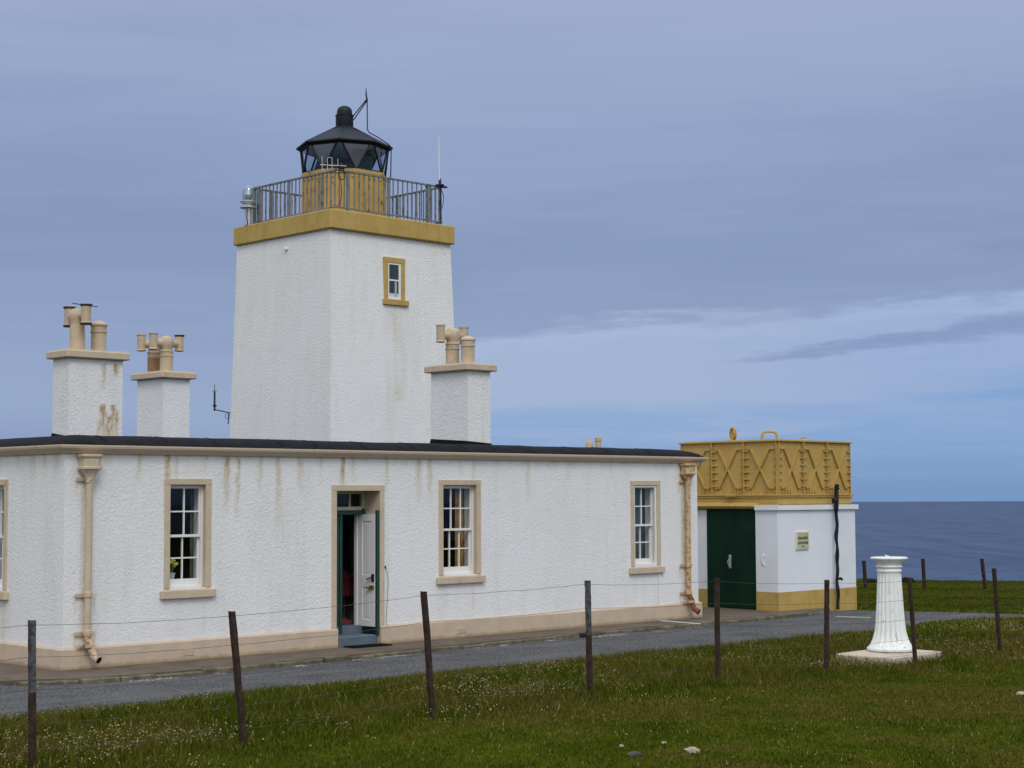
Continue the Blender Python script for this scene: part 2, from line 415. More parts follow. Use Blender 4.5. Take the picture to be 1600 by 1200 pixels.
def ground_z(x, y):
    x = np.asarray(x, float); y = np.asarray(y, float)
    pz = np.interp(x, PX, PZ)
    t = smooth01(-3.9, -6.2, y); z = -.085*(1-t) + pz*t
    z = np.where(y > -4.2, -.085, z)
    far = np.sqrt(np.maximum(x-17, 0)**2 + np.maximum(y+3, 0)**2*.9)
    z = z - np.minimum(.030*np.where(x > 17, np.maximum(far-3, 0), 0), .64 + .002*np.maximum(far-20, 0))
    # gentle swell of the turf
    z = z + np.where(x > 21, .10*np.sin(x*.31+y*.17)*np.sin(y*.23-x*.11) + .05*np.sin(x*.9+.7*y), 0)*smooth01(21, 28, x)
    z = z + .02*np.sin(x*1.3+.4*y)*np.sin(y*1.1)*smooth01(-4.6, -6, y)
    # far from the cliff top the ground rises towards the photographer's feet
    z = z + .85*smooth01(-15.5, -21.5, y)*smooth01(6, -4, x)
    # cliff
    s = x*.7146 + y*.6995
    edge = 40.6 + 1.2*np.sin((x-y)*.09) + .6*np.sin((x-y)*.31)
    z = np.where(s > edge, z - np.minimum((s-edge)*9, 60), z)
    return z

# terrain sheet
def terrain():
    def ax(a, b, fine0, fine1):
        L = list(np.arange(fine0, fine1, .45)); d = .45; p = fine1
        while p < b: L.append(p); d *= 1.16; p += d
        L.append(b); d = .45; p = fine0
        while p > a: d *= 1.16; p -= d; L.insert(0, max(p, a))
        return np.array(L)
    xs = ax(-600, 75, -12, 56); ys = ax(-600, 500, -18, 34)
    X, Y = np.meshgrid(xs, ys); Z = ground_z(X, Y)
    V = np.stack([X, Y, Z], -1).reshape(-1, 3); nx, ny = len(xs), len(ys)
    i, j = np.meshgrid(np.arange(nx-1), np.arange(ny-1)); a = (j*nx+i).ravel()
    F = np.stack([a, a+1, a+nx+1, a+nx], -1)
    me = bpy.data.meshes.new('ground'); me.from_pydata(V.tolist(), [], F.tolist()); me.update()
    me.polygons.foreach_set('use_smooth', [True]*len(F))
    o = bpy.data.objects.new('ground', me); COL.objects.link(o); o['kind'] = 'structure'; return o
def grass_colour(t, P, dry=0.0):
    s0 = t.new('ShaderNodeSeparateXYZ'); t.put(s0.inputs[0], P)
    big = t.noise(P, .22, 4, .55); mid = t.noise(P, 1.1, 5, .6); fn_ = t.noise(P, 7, 4, .6)
    c = t.mix(t.rng(mid, .35, .65), (.054, .078, .0045), (.092, .112, .008))
    c = t.mix(t.math('MULTIPLY', t.rng(t.math('ADD', big, t.math('MULTIPLY', t.math('SUBTRACT', mid, .5), .6)), .42, .60), .85), c, (.112, .096, .019))
    sq = t.new('ShaderNodeSeparateXYZ'); t.put(sq.inputs[0], P)
    band = t.rng(t.math('ABSOLUTE', t.math('ADD', sq.outputs[1], t.math('ADD', 7.6, t.math('MULTIPLY', t.math('SUBTRACT', big, .5), 3.0)))), .3, 1.7, 1, 0)
    c = t.mix(t.math('MULTIPLY', t.math('MULTIPLY', band, t.rng(mid, .40, .60)), .6), c, (.140, .104, .030))
    c = t.mix(t.rng(s0.outputs[0], 19, 25, 0, .42), c, (.018, .032, .002))
    c = t.mix(t.math('MULTIPLY', t.rng(fn_, .45, .7), .45), c, (.022, .036, .003))
    return c
def gr_fn(t, P, c, b):
    g = grass_colour(t, P)
    n = t.noise(P, 60, 3, .7)
    g = t.mix(t.rng(n, .35, .65, .55, 0), g, (.018, .022, .006))
    sp = t.new('ShaderNodeNewGeometry'); sx = t.new('ShaderNodeSeparateXYZ'); t.put(sx.inputs[0], sp.outputs['Normal'])
    rock = t.rng(sx.outputs[2], .5, .8, 1, 0)
    return t.mix(rock, g, t.mix(t.noise(P, .6, 6, .7), (.05, .04, .04), (.12, .10, .09)))
mat('turf', (.05, .07, .012), .95, fn=gr_fn, bump=.03, bscale=14, spec=.0)
ground = terrain(); ground.data.materials.append(MATS['turf'])

# sea
def sea_fn(t, P, c, b):
    mp = t.new('ShaderNodeMapping', vector_type='TEXTURE'); t.put(mp.inputs['Vector'], P); mp.inputs['Rotation'].default_value = (0, 0, R(-44.4))
    Q = mp.outputs[0]; a = t.noise(t.scale(Q, (.03, .004, .02)), 1.0, 8, .7)
    f = t.noise(t.scale(P, (.003, .003, 1)), 1.0, 6, .6)
    ch = t.noise(t.scale(Q, (.16, .014, 1)), 1.0, 7, .75)
    c = t.mix(t.rng(a, .38, .64), (.024, .050, .115), (.048, .086, .170))
    c = t.mix(t.math('MULTIPLY', t.rng(f, .45, .65), .35), c, (.058, .098, .185))
    c = t.mix(t.math('MULTIPLY', t.rng(ch, .5, .70), .55), c, (.014, .030, .070))
    bn = t.new('ShaderNodeBump'); bn.inputs['Strength'].default_value = .6; bn.inputs['Distance'].default_value = 1.4
    t.put(bn.inputs['Height'], ch); t.l.new(bn.outputs[0], b.inputs['Normal'])
    return c
mat('sea_water', (.04, .07, .13), .5, fn=sea_fn, spec=.12)
m = MB(); n = 128; rings = [30, 200, 800, 3000, 8000, 12500, 14700]
V = [(0, 0, 0)] + [(rr*math.cos(2*math.pi*j/n), rr*math.sin(2*math.pi*j/n), 0) for rr in rings for j in range(n)]
F = [(0, 1+j, 1+(j+1) % n) for j in range(n)] + [(1+i*n+j, 1+(i+1)*n+j, 1+(i+1)*n+(j+1) % n, 1+i*n+(j+1) % n) for i in range(len(rings)-1) for j in range(n)]
m.add(V, F); sea = m.build('sea', 'sea_water'); sea.location = (CAMP.x, CAMP.y, -59.7); sea['kind'] = 'structure'

# road
def road_fn(t, P, c, b):
    g = t.noise(P, 30, 4, .8); p = t.noise(P, 30, 3, .7)
    c = t.mix(t.rng(g, .40, .60), (.035, .038, .041), (.170, .174, .180))
    c = t.mix(t.rng(p, .58, .68, 0, .6), c, (.27, .275, .28))
    c = t.mix(t.rng(t.noise(P, .9, 5, .6), .48, .66, 0, .45), c, (.045, .052, .06))
    c = t.mix(t.rng(t.noise(t.scale(P, (.35, 1.6, 1)), 1.3, 5, .6), .50, .60, 0, .38), c, (.155, .155, .155))
    vc = t.new('ShaderNodeTexVoronoi', feature='DISTANCE_TO_EDGE'); t.put(vc.inputs['Vector'], t.scale(P, (.5, .9, 1))); vc.inputs['Scale'].default_value = .8
    c = t.mix(t.math('MULTIPLY', t.rng(vc.outputs['Distance'], .0, .012, 1, 0), t.rng(t.noise(P, 1.7, 3, .6), .5, .6, 0, .6)), c, (.025, .025, .025))
    sy = t.new('ShaderNodeSeparateXYZ'); t.put(sy.inputs[0], P)
    edge_g = t.rng(t.math('ADD', sy.outputs[1], t.math('MULTIPLY', t.math('SUBTRACT', t.noise(P, 3.5, 5, .7), .5), .9)), -3.95, -3.65, .55, 0)
    c = t.mix(edge_g, c, (.085, .078, .05))
    bn = t.new('ShaderNodeBump'); bn.inputs['Distance'].default_value = .02; t.put(bn.inputs['Height'], g); t.l.new(bn.outputs[0], b.inputs['Normal'])
    return c
mat('asphalt', (.09, .10, .11), .95, fn=road_fn, spec=.15)
xs = coords(-30, 34, .12); V = []; F = []; NR = 12
for x in xs:
    lo = float(road_low(x)) + .10*noise.noise((x*1.7, 3.1, 0)) + .05*noise.noise((x*6, 1, 0)); hi = float(road_up(x))
    if x > 20.0: hi += .15*noise.noise((x*2, 8, 0))
    for j in range(NR+1):
        y = lo + (hi-lo)*j/NR; V.append((x, y, float(ground_z(x, y)) + (.012 if 0 < j else .004)))
for i in range(len(xs)-1):
    for j in range(NR): a = i*(NR+1)+j; F.append((a, a+NR+1, a+NR+2, a+1))
m = MB(); m.add(V, F); rd = m.build('road', 'asphalt', smooth=True); rd['kind'] = 'structure'

# pavement with a kerb stone edge
mat('pavement_concrete', (.130, .100, .070), .9, second=(.090, .070, .050), sscale=1.6, sedge=(.4, .65), var=.1, bump=.006, bscale=30)
KX = [-8, -1.3, -.75, -.35, .5, 2.4, 5.2, 8.2, 11.7, 14.8, 16.9, 18.0, 18.6]
KY = [-.62, -.62, -.95, -1.18, -1.30, -1.33, -1.15, -1.02, -.93, -.85, -.80, -.62, -.35]
def kerb_y(x): return float(np.interp(x, KX, KY))
xs = coords(-1.15, 18.5, .2)
m = MB(); V = []; F = []
for x in xs: V += [(x, kerb_y(x), -.003), (x, .3, -.003), (x, kerb_y(x), -.10), (x, .3, -.10)]
for i in range(len(xs)-1):
    a = i*4; F += [(a, a+4, a+5, a+1), (a+2, a+6, a+4, a)]
F += [(0, 1, 3, 2)]
m.add(V, F)
m.add([(14.5, .3, -.004), (17.1, .3, -.004), (17.1, 9, -.004), (14.5, 9, -.004)], [(0, 1, 2, 3)])
m.add([(-1.15, .3, -.004), (0.05, .3, -.004), (0.05, 11, -.004), (-1.15, 11, -.004), (-1.15, .3, -.1), (-1.15, 11, -.1)], [(0, 1, 2, 3), (4, 0, 3, 5)])
pv = m.build('pavement', 'pavement_concrete'); pv['kind'] = 'structure'
# kerb stones: rough thin setts in a row
m = MB(); x = -1.1
while x < 18.3:
    L = random.uniform(.5, 1.15)
    x2 = min(x+L, 18.4); a, b = kerb_y(x), kerb_y(x2); top = random.uniform(-.03, .006); dep = random.uniform(-.035, .03)
    ang = math.atan2(b-a, x2-x); m.T = Matrix.Translation((x, a-.005+dep, 0)) @ Matrix.Rotation(ang, 4, 'Z')
    m.bbox(.006, math.hypot(x2-x, b-a)-.008, -.11, .012, -.12, top, .012); x = x2
m.T = Matrix.Translation((-1.12, -.7, 0)) @ Matrix.Rotation(R(90), 4, 'Z')
for k in range(12): m.bbox(k*.9, k*.9+.88, -.0, .11, -.12, random.uniform(-.01, .005), .012)
m.T = None
kb = m.build('kerb', 'kerb_stone'); kb['kind'] = 'structure'
# pale crumbs of gravel and flaked paint gathered along the kerb foot
def crumbs():
    V = []; F = []
    for _ in range(2600):
        x = random.uniform(-1, 14.5)
        if noise.noise((x*.9, 5, 0)) + .8*noise.noise((x*3.3, 9, 0)) < .10: continue
        y = kerb_y(x) - .115 - abs(random.gauss(0, .10)); s = random.uniform(.004, .017); k = len(V)
        zz = -.075; a = random.uniform(0, 3)
        for q in range(5): V.append((x+s*1.5*math.cos(a+q*1.257)*random.uniform(.6, 1.2), y+s*math.sin(a+q*1.257)*random.uniform(.6, 1.2), zz))
        V.append((x, y, zz+s*.8)); F += [(k+q, k+(q+1) % 5, k+5) for q in range(5)]
    mm = MB(); mm.add(V, F); o = mm.build('gravel_crumbs', 'lichen'); tag(o, 'pale stone crumbs and flakes scattered along the foot of the kerb', 'gravel', kind='stuff')
crumbs()

# ------------------------------------------------------------------ the keepers' house
HX, HY, HZ = 14.55, 11.0, 3.22
house = empty('house', (0, 0, 0), 'long low white harled house with black roof edge and buff trim below the tower', 'house')
# openings: x0, x1, z0, z1
WIN = [(1.81, 2.46, 1.105, 2.70), (7.47, 8.28, 1.105, 2.70), (12.575, 13.26, 1.105, 2.70)]
DOOR = (5.068, 6.005, .0, 2.60)
W0 = (1.80, 2.44)                 # left wall, as Y
holes = [(a, b, c_, d) for a, b, c_, d in WIN] + [DOOR]
STREAK = [(-.1, .5, .3), (.516, .25, .4), (1.263, .35, .5), (1.763, .75, .85), (1.913, .5, .4), (2.866, .7, .75), (3.074, .8, .7), (3.511, .55, .45), (3.868, .9, .6),
          (4.323, .5, .45), (5.196, .52, 1.0), (5.417, .3, .4), (6.167, .4, .5), (6.899, .6, .55), (7.169, .65, .55), (8.221, .4, .35), (9.611, .6, .4), (2.45, .3, .3), (10.7, .3, .25), (4.75, .35, .35), (11.9, .25, .25), (7.9, .3, .25)]
def front_stain(x, z):
    s = 0.0
    wob = .018*noise.noise((x*3, z*6, 1.3))
    for cx, ln, st in STREAK:
        wd = .035 + .03*noise.noise((cx*5, 0, 0)) + .02*(3.15-z); d = abs(x+wob*2-cx)/max(wd, .02)
        if d < 1.6 and z > 3.15-ln*1.35:
            fall = 1-min(1, max(0, (3.15-z)/(ln*1.35)))
            s = max(s, st*max(0, 1-(d/1.6)**2)*fall**.8)
    for cx, z0, z1, wd, st in ((.35, .0, 3.1, .10, .42), (14.13, 0, 3.1, .13, .75), (2.0, .35, .90, .05, .16), (2.45, .35, .90, .05, .18), (7.55, .35, .90, .05, .14), (8.2, .35, .9, .05, .24), (12.6, .35, .9, .04, .12), (3.55, 1.2, 2.6, .22, .12), (4.0, 1.4, 2.7, .15, .12)):
        if z0 < z < z1:
            d = abs(x-cx+wob)/wd
            if d < 1: s = max(s, st*(1-d*d)*min(1, (z-z0)/.15+.3)*(.35+.65*max(0, noise.noise((x*6, z*2.2, 4))+.45)))
    if z > 2.95: s = max(s, .20*max(0, noise.noise((x*5, z*1.5, 7)))*(z-2.95)/.2*2)
    if z < .55: s = max(s, .16*max(0, noise.noise((x*4, z*6, 2))+.2)*(.55-z)/.25)
    for bz in (2.78, 1.07, .51, .33):   # rust bleeding from the pipe clips
        for px, k in ((.19, .8), (.51, .8), (13.97, 1.0)):
            if 0 < bz-z < .30 and abs(x-px) < .035: s = max(s, k*(1-(bz-z)/.30)*(1-abs(x-px)/.035))
    return s
parts = ([], [], [])
ex = [v_ for h in holes for v_ in h[:2]]; ez = [v_ for h in holes for v_ in h[2:]]
sheet(parts, coords(0, HX, .04, ex), coords(-.1, HZ, .05, ez), lambda x, z: (x, 0, z), holes, front_stain)
def left_stain(y, z):
    s = 0
    for cy, ln, st in ((.25, .5, .6), (.6, .3, .35), (.95, .6, .5), (1.4, .3, .3), (2.0, .3, .5), (3.1, .5, .5)):
        d = abs(y-cy)/.05
        if d < 1.5 and z > 3.15-ln: s = max(s, st*(1-(d/1.5)**2)*(1-(3.15-z)/ln))
    if z < 1.0 and abs(y-1.8) < .15: s = max(s, .3*(1-abs(y-1.8)/.15))
    return s
sheet(parts, coords(0, HY, .10, W0), coords(-.1, HZ, .08, (1.105, 2.70)), lambda y, z: (0, y, z), [(*W0, 1.105, 2.70)], left_stain)
V, F, ST = parts
def plain(vs, fs):
    k = len(V); V.extend(vs); ST.extend([0.0]*len(vs)); F.extend([tuple(i+k for i in f) for f in fs])
plain([(HX, 0, -.1), (HX, HY, -.1), (HX, HY, HZ), (HX, 0, HZ)], [(0, 1, 2, 3)])
plain([(0, HY, -.1), (HX, HY, -.1), (HX, HY, HZ), (0, HY, HZ)], [(0, 3, 2, 1)])
T_ = .42   # inner skin
def skin(hs, a, b, place):
    parts2 = ([], [], []); sheet(parts2, coords(a, b, 3, [v_ for h in hs for v_ in h[:2]]), coords(-.05, 3.0, 3, [v_ for h in hs for v_ in h[2:]]), place, hs)
    plain(parts2[0], parts2[1])
stained('wall', parts, 'harl', house)
parts = ([], [], []); V, F, ST = parts
skin(holes, T_, HX-T_, lambda x, z: (x, T_, z)); skin([(*W0, 1.105, 2.70)], T_, HY-T_, lambda y, z: (T_, y, z))
plain([(HX-T_, T_, -.05), (HX-T_, HY-T_, -.05), (HX-T_, HY-T_, 3.), (HX-T_, T_, 3.)], [(0, 1, 2, 3)])
plain([(T_, 3.8, -.05), (HX-T_, 3.8, -.05), (HX-T_, 3.8, 3.), (T_, 3.8, 3.)], [(0, 1, 2, 3)])
plain([(T_, T_, 3.), (HX-T_, T_, 3.), (HX-T_, 3.8, 3.), (T_, 3.8, 3.)], [(0, 1, 2, 3)])
for xx in (4.2, 6.6, 10.2): plain([(xx, T_, -.05), (xx, 3.8, -.05), (xx, 3.8, 3.), (xx, T_, 3.)], [(0, 1, 2, 3)])
stained('interior_wall', parts, 'interior', house)
m = MB(); m.box(T_, HX-T_, T_, 3.75, .10, .28); m.build('interior_floor', 'interior_floor', house)

# plinth
def plinth_run(mb, a, b, axis, face, sgn, mitre0=0, mitre1=0):
    pr = .055; pts = [(0, -.12), (pr, -.12), (pr, .285), (.012, .315), (0, .315)]
    n = len(pts); vs = []
    for e, mt in ((a, mitre0), (b, mitre1)):
        for o_, z in pts:
            t = e + mt*o_; q = face + sgn*o_; vs.append((t, q, z) if axis == 0 else (q, t, z))
    mb.add(vs, [tuple(range(n)), tuple(range(n, 2*n))] + [(i, n+i, n+(i+1) % n, (i+1) % n) for i in range(n)])
m = MB()
plinth_run(m, 0, DOOR[0], 0, 0, -1, -1, 0); plinth_run(m, DOOR[1], HX, 0, 0, -1, 0, 1)
plinth_run(m, 0, HY, 1, 0, -1, -1, 0); plinth_run(m, 0, HY, 1, HX, 1, -1, 0)
m.build('plinth', 'plinth_paint', house)

# roof: black felt with a rolled edge
def ring(off, z, n=60, wav=0.0):
    x0, x1, y0, y1 = -.0+off, HX-off, off, HY-off; o_ = []
    for i in range(n*2): o_.append((x0+(x1-x0)*i/(n*2), y0, z))
    for i in range(n): o_.append((x1, y0+(y1-y0)*i/n, z))
    for i in range(n*2): o_.append((x1-(x1-x0)*i/(n*2), y1, z))
    for i in range(n): o_.append((x0, y1-(y1-y0)*i/n, z))
    return [(a+.5*wav*noise.noise((a*1.1, b*1.1, z*9)), b+.5*wav*noise.noise((b*1.3, a*1.1, z*9)), c_+wav*noise.noise((a*1.5, b*1.5, 0))) for a, b, c_ in o_]
prof = [(-.02, 3.22, 0), (-.10, 3.262, .008), (-.095, 3.30, .012), (-.03, 3.345, .016), (.10, 3.395, .016), (.28, 3.435, .014), (.50, 3.455, .012), (1.2, 3.475, .008), (2.6, 3.49, .004)]
m = MB(); V = []; F = []; N_ = 360
for o_, z, wv in prof: V += ring(o_, z, 60, wv)
for i in range(len(prof)-1):
    for j in range(N_): F.append((i*N_+j, i*N_+(j+1) % N_, (i+1)*N_+(j+1) % N_, (i+1)*N_+j))
F.append(tuple((len(prof)-1)*N_+j for j in range(N_))); m.add(V, F)
# lapped joints in the felt
for k in range(14):
    xk = .7+k*1.02+random.uniform(-.2, .2)
    if xk < HX-.6:
        m.tube([(xk+random.uniform(-.05, .05), -.10, 3.275), (xk, -.03, 3.352), (xk+.02, .10, 3.402), (xk+.08, .30, 3.44), (xk+.10, .50, 3.462)], [.004, .006, .005, .005, .003], 6)
m.build('roof', 'felt', house, smooth=True)
# gutter: ogee moulded, all round
gp = [(.0, 3.165), (.035, 3.158), (.055, 3.165), (.075, 3.19), (.115, 3.21), (.145, 3.235), (.155, 3.262), (.155, 3.285), (.138, 3.285), (.132, 3.25), (.03, 3.21), (.0, 3.21)]
def gutter_geo(x0, x1, y0, y1):
    mb = MB(); n = len(gp); vs = []
    for sx, sy in ((0, 1), (0, 0), (1, 0), (1, 1)):
        for o_, z in gp:
            vs.append(((x0-o_ if sx == 0 else x1+o_), (y0-o_ if sy == 0 else y1), z))
    fs = []
    for s_ in range(3):
        for i in range(n): fs.append((s_*n+i, (s_+1)*n+i, (s_+1)*n+(i+1) % n, s_*n+(i+1) % n))
    mb.add(vs, fs); return mb
m = gutter_geo(-.004, HX+.02, -.004, HY)
for k in range(8):
    xk = .9+k*1.83
    n = len(gp); sc = 1.04
    vs = [(xk+d, -.004-o_*sc-.004, 3.155+(z-3.155)*1.03-.003) for d in (-.035, .035) for o_, z in gp]
    m.add(vs, [tuple(range(n)), tuple(range(n, 2*n))] + [(i, n+i, n+(i+1) % n, (i+1) % n) for i in range(n)])
m.build('gutter', 'gutter_paint', house)

# downpipes
def downpipe(px, m1, m2, shoe_m, label):
    mb = MB(); y = -.10
    mb.tube([(px, y, 2.72), (px, y, .50)], .051, 14)
    for z in (1.08, .52): mb.lathe([(.051, 0), (.066, .005), (.066, .075), (.056, .085), (.051, .085)], 14, (px, y, z-.04))
    p = mb.build('downpipe', m1, house, smooth=True, label=label)
    mb = MB(); h = .165     # moulded square hopper head with chamfered corners
    def oct_(hw, z, c_=.35): return [(px+sx*a, -.11+sy*b*.75, z) for sx, sy, a, b in ((-1,-1,hw*(1-c_),hw),(1,-1,hw*(1-c_),hw),(1,-1,hw,hw*(1-c_)),(1,1,hw,hw*(1-c_)),(1,1,hw*(1-c_),hw),(-1,1,hw*(1-c_),hw),(-1,1,hw,hw*(1-c_)),(-1,-1,hw,hw*(1-c_)))]
    lv = [(.06, 2.73), (.062, 2.80), (.085, 2.86), (.125, 2.915), (.160, 2.93), (.160, 2.955), (.140, 2.965), (.140, 3.085), (.155, 3.095), (.172, 3.115), (.172, 3.145), (.15, 3.15)]
    vs = []; 
    for hw, z in lv: vs += oct_(hw, z)
    fs = [(i*8+j, i*8+(j+1) % 8, (i+1)*8+(j+1) % 8, (i+1)*8+j) for i in range(len(lv)-1) for j in range(8)] + [tuple(range(8)), tuple((len(lv)-1)*8+j for j in range(8))]
    mb.add(vs, fs); mb.build('hopper', m1, p)
    for z in (2.78, 1.07, .51, .33):
        mb = MB(); mb.lathe([(.052, 0), (.068, .004), (.068, .046), (.052, .05)], 14, (px, y, z-.02))
        mb.bbox(px-.165, px+.045, -.045, -.02, z-.03, z+.03, .004); mb.bbox(px+.04, px+.10, -.045, -.02, z-.022, z+.022, .004)
        mb.tube([(px-.12, -.05, z), (px-.12, -.012, z)], .012, 6)
        if z < .4: mb.v = [(a, b-.05, c_) for a, b, c_ in mb.v]
        mb.build('pipe_clip', m2, p, smooth=True)
    mb = MB(); mb.tube([(px, y, .50), (px+.005, y-.01, .45), (px+.03, y-.05, .36), (px+.03, y-.06, .28), (px+.045, y-.10, .19), (px+.08, y-.19, .13)], [.053, .055, .055, .056, .056, .058], 14, caps=False)
    mb.tube([(px+.074, y-.175, .137), (px+.08, y-.19, .13)], .066, 14)
    mb.build('pipe_shoe', shoe_m, p, smooth=True)
    mb = MB(); mb.tube([(px+.0802, y-.1905, .1296), (px+.082, y-.195, .127)], .048, 14); mb.build('pipe_mouth', 'mat_black', p)
downpipe(.35, 'buff', 'rusty_buff', 'rusty_buff', 'buff painted downpipe with a moulded hopper head and rusty foot')
downpipe(14.13, 'rust_pipe', 'rust_pipe', 'rust', 'downpipe covered in orange rust')

# air bricks
for a in (2.03, 7.77):
    m = MB(); m.bbox(a, a+.20, -.062, -.05, .065, .17, .004)
    for k in range(3):
        for q in range(6): m.bbox(a+.012+q*.031, a+.032+q*.031, -.070, -.060, .075+k*.031, .093+k*.031, .002)
    m.build('air_vent', 'plinth_paint', house)
m = MB(); m.tube([(13.29, -.02, .98), (13.29, -.02, .31)], .017, 8); m.build('waste_pipe', 'white_render', house, smooth=True)

# surround & windows: local frame u along wall, v into the wall, then placed by T
def place_front(x): return Matrix.Translation((x, 0, 0))
def place_left(y): return Matrix.Translation((0, y, 0)) @ Matrix.Rotation(R(-90), 4, 'Z')
def window(Tm, wd, z0, z1, cols, parent, curtain_or_reflection=None, lab=None, style='sash', trim='buff', jw=.10, storm=False):
    """origin of Tm = lower left corner of the opening on the wall face; wd = opening width"""
    m = MB(); m.T = Tm     # stone surround, slightly proud, with its own reveal
    pr = -.022; dep = .075
    m.bbox(-jw, 0, pr, dep, z0, z1+.0, .006); m.bbox(wd, wd+jw+.005, pr, dep, z0, z1, .006); m.bbox(-jw-.001, wd+jw+.006, pr-.002, dep, z1, z1+.095, .006)
    fr = MB(); fr.T = Tm    # white box frame behind the stone
    a, b = dep, .30
    fr.box(-.035, .012, a, b, z0-.03, z1+.03); fr.box(wd-.012, wd+.035, a, b, z0-.03, z1+.03)
    fr.box(.012, wd-.012, a, b, z1-.012, z1+.03); fr.box(.012, wd-.012, a-.01, b, z0-.03, z0+.02)
    for vv in (a+.004, a+.105): # parting beads
        fr.box(wd-.034, wd-.012, vv-.004, vv+.012, z0+.02, z1-.012); fr.box(.012, .034, vv-.004, vv+.012, z0+.02, z1-.012)
    f = fr.build('window', 'white_wood', parent, label=lab)
    m.build('surround', trim, f)
    m = MB(); m.T = Tm; m.bbox(-jw-.07, wd+jw+.07, -.075, .09, z0-.155, z0-.032, .008)
    m.add([(-jw-.02, -.05, z0-.0325), (wd+jw+.02, -.05, z0-.0325), (wd+jw+.02, .075, z0-.002), (-jw-.02, .075, z0-.002), (-jw-.02, .075, z0-.0325), (wd+jw+.02, .075, z0-.0325)], [(0, 1, 2, 3), (0, 3, 4), (1, 5, 2)])
    m.build('sill', trim, f)
    x0, x1 = .012, wd-.012; st = .045; zm = z0+.02 + (z1-z0-.03)*.50
    for which, (za, zb, v0, br) in enumerate(((zm-.02, z1-.012, a+.022, .04), (z0+.02, zm+.02, a+.062, .115))):
        s_ = MB(); s_.T = Tm; vt = v0+.04
        top = .045 if which == 0 else .04
        s_.box(x0, x0+st, v0, vt, za, zb); s_.box(x1-st, x1, v0, vt, za, zb)
        s_.box(x0+st, x1-st, v0, vt, za, za+br); s_.box(x0+st, x1-st, v0, vt, zb-top, zb)
        gx0, gx1, gz0, gz1 = x0+st, x1-st, za+br, zb-top
        for k in range(1, cols): xx = gx0+(gx1-gx0)*k/cols; s_.box(xx-.011, xx+.011, v0+.004, vt-.006, gz0, gz1)
        zz = (gz0+gz1)/2; s_.box(gx0, gx1, v0+.006, vt-.008, zz-.011, zz+.011)
        s_.build('sash', 'white_wood', f)
        g = MB(); g.T = Tm; g.add([(gx0-.004, v0+.02, gz0-.004), (gx1+.004, v0+.02, gz0-.004), (gx1+.004, v0+.02, gz1+.004), (gx0-.004, v0+.02, gz1+.004)], [(0, 1, 2, 3)])
        g.build('pane', 'window_glass', f)
    if storm:
        s_ = MB(); s_.T = Tm; s_.bbox(.0, .035, .0, .05, z0, z1, .004); s_.bbox(wd-.04, wd, .0, .05, z0, z1, .004); s_.bbox(.035, wd-.04, .0, .05, z1-.04, z1, .004); s_.bbox(.035, wd-.04, .0, .05, z0, z0+.04, .004)
        s_.build('outer_frame', 'white_wood', f)
    if curtain_or_reflection:
        for (ca, cb, cm) in curtain_or_reflection:
            s_ = MB(); s_.T = Tm; n = 24; vs = []
            for k in range(n+1):
                xx = ca+(cb-ca)*k/n; yy = .36+.018*math.sin(k*1.9)+.01*math.sin(k*.7)
                vs += [(xx, yy, z0), (xx, yy, z1)]
            for k in range(n+1):
                xx = ca+(cb-ca)*k/n; yy = .366+.018*math.sin(k*1.9)+.01*math.sin(k*.7)
                vs += [(xx, yy, z0), (xx, yy, z1)]
            q = 2*(n+1)
            s_.add(vs, [(2*k, 2*k+2, 2*k+3, 2*k+1) for k in range(n)] + [(q+2*k, q+2*k+1, q+2*k+3, q+2*k+2) for k in range(n)])
            s_.build('curtain_or_reflection', cm, f, smooth=True)  # cloth, except the teal sheet, which is a painted sky reflection
    return f
window(place_front(1.81), .65, 1.105, 2.70, 2, house, lab='window left of the front door with dark panes', curtain_or_reflection=None)
window(place_front(7.47), .81, 1.105, 2.70, 3, house, curtain_or_reflection=[(-.05, .30, 'curtain_brown'), (.62, 1.1, 'curtain_brown')], lab='wider window right of the front door with brown curtains')
window(place_front(12.575), .685, 1.105, 2.70, 2, house, curtain_or_reflection=[(-.1, 1.0, 'reflection_teal')], lab='window at the far right end of the front, sky reflection painted on a teal sheet inside', storm=True)  # teal sheet stands in for sky reflected in the panes
window(place_left(W0[1]), W0[1]-W0[0], 1.105, 2.70, 2, house, curtain_or_reflection=[(.05, .9, 'curtain_grey')], lab='window in the left end wall, cut by the edge of the view')

# front doorway
x0, x1 = DOOR[0], DOOR[1]
m = MB(); m.bbox(x0-.10, x0, -.022, .42, .315, 2.60, .005); m.bbox(x1, x1+.10, -.022, .42, .315, 2.60, .005); m.bbox(x0-.102, x1+.102, -.024, .42, 2.60, 2.70, .005)
m.box(x0-.06, x0-.001, -.02, .42, .0, .31); m.box(x1+.001, x1+.06, -.02, .42, .0, .31)
dframe = m.build('doorway', 'buff', house, label='buff stone doorway, its door standing open')
m = MB(); yb = .40
m.box(x0, x0+.05, yb, yb+.07, 2.30, 2.60); m.box(x1-.05, x1, yb, yb+.07, 2.30, 2.60); m.box(x0+.05, x1-.05, yb, yb+.07, 2.55, 2.60); m.box(x0+.05, x1-.05, yb, yb+.07, 2.27, 2.33)
for k in (1, 2): xx = x0+(x1-x0)*k/3; m.box(xx-.013, xx+.013, yb+.01, yb+.05, 2.33, 2.55)
fl = m.build('fanlight', 'cream_wood', dframe)
m = MB(); m.add([(x0+.05, yb+.03, 2.33), (x1-.05, yb+.03, 2.33), (x1-.05, yb+.03, 2.55), (x0+.05, yb+.03, 2.55)], [(0, 1, 2, 3)]); m.build('fanlight_pane', 'window_glass', dframe)
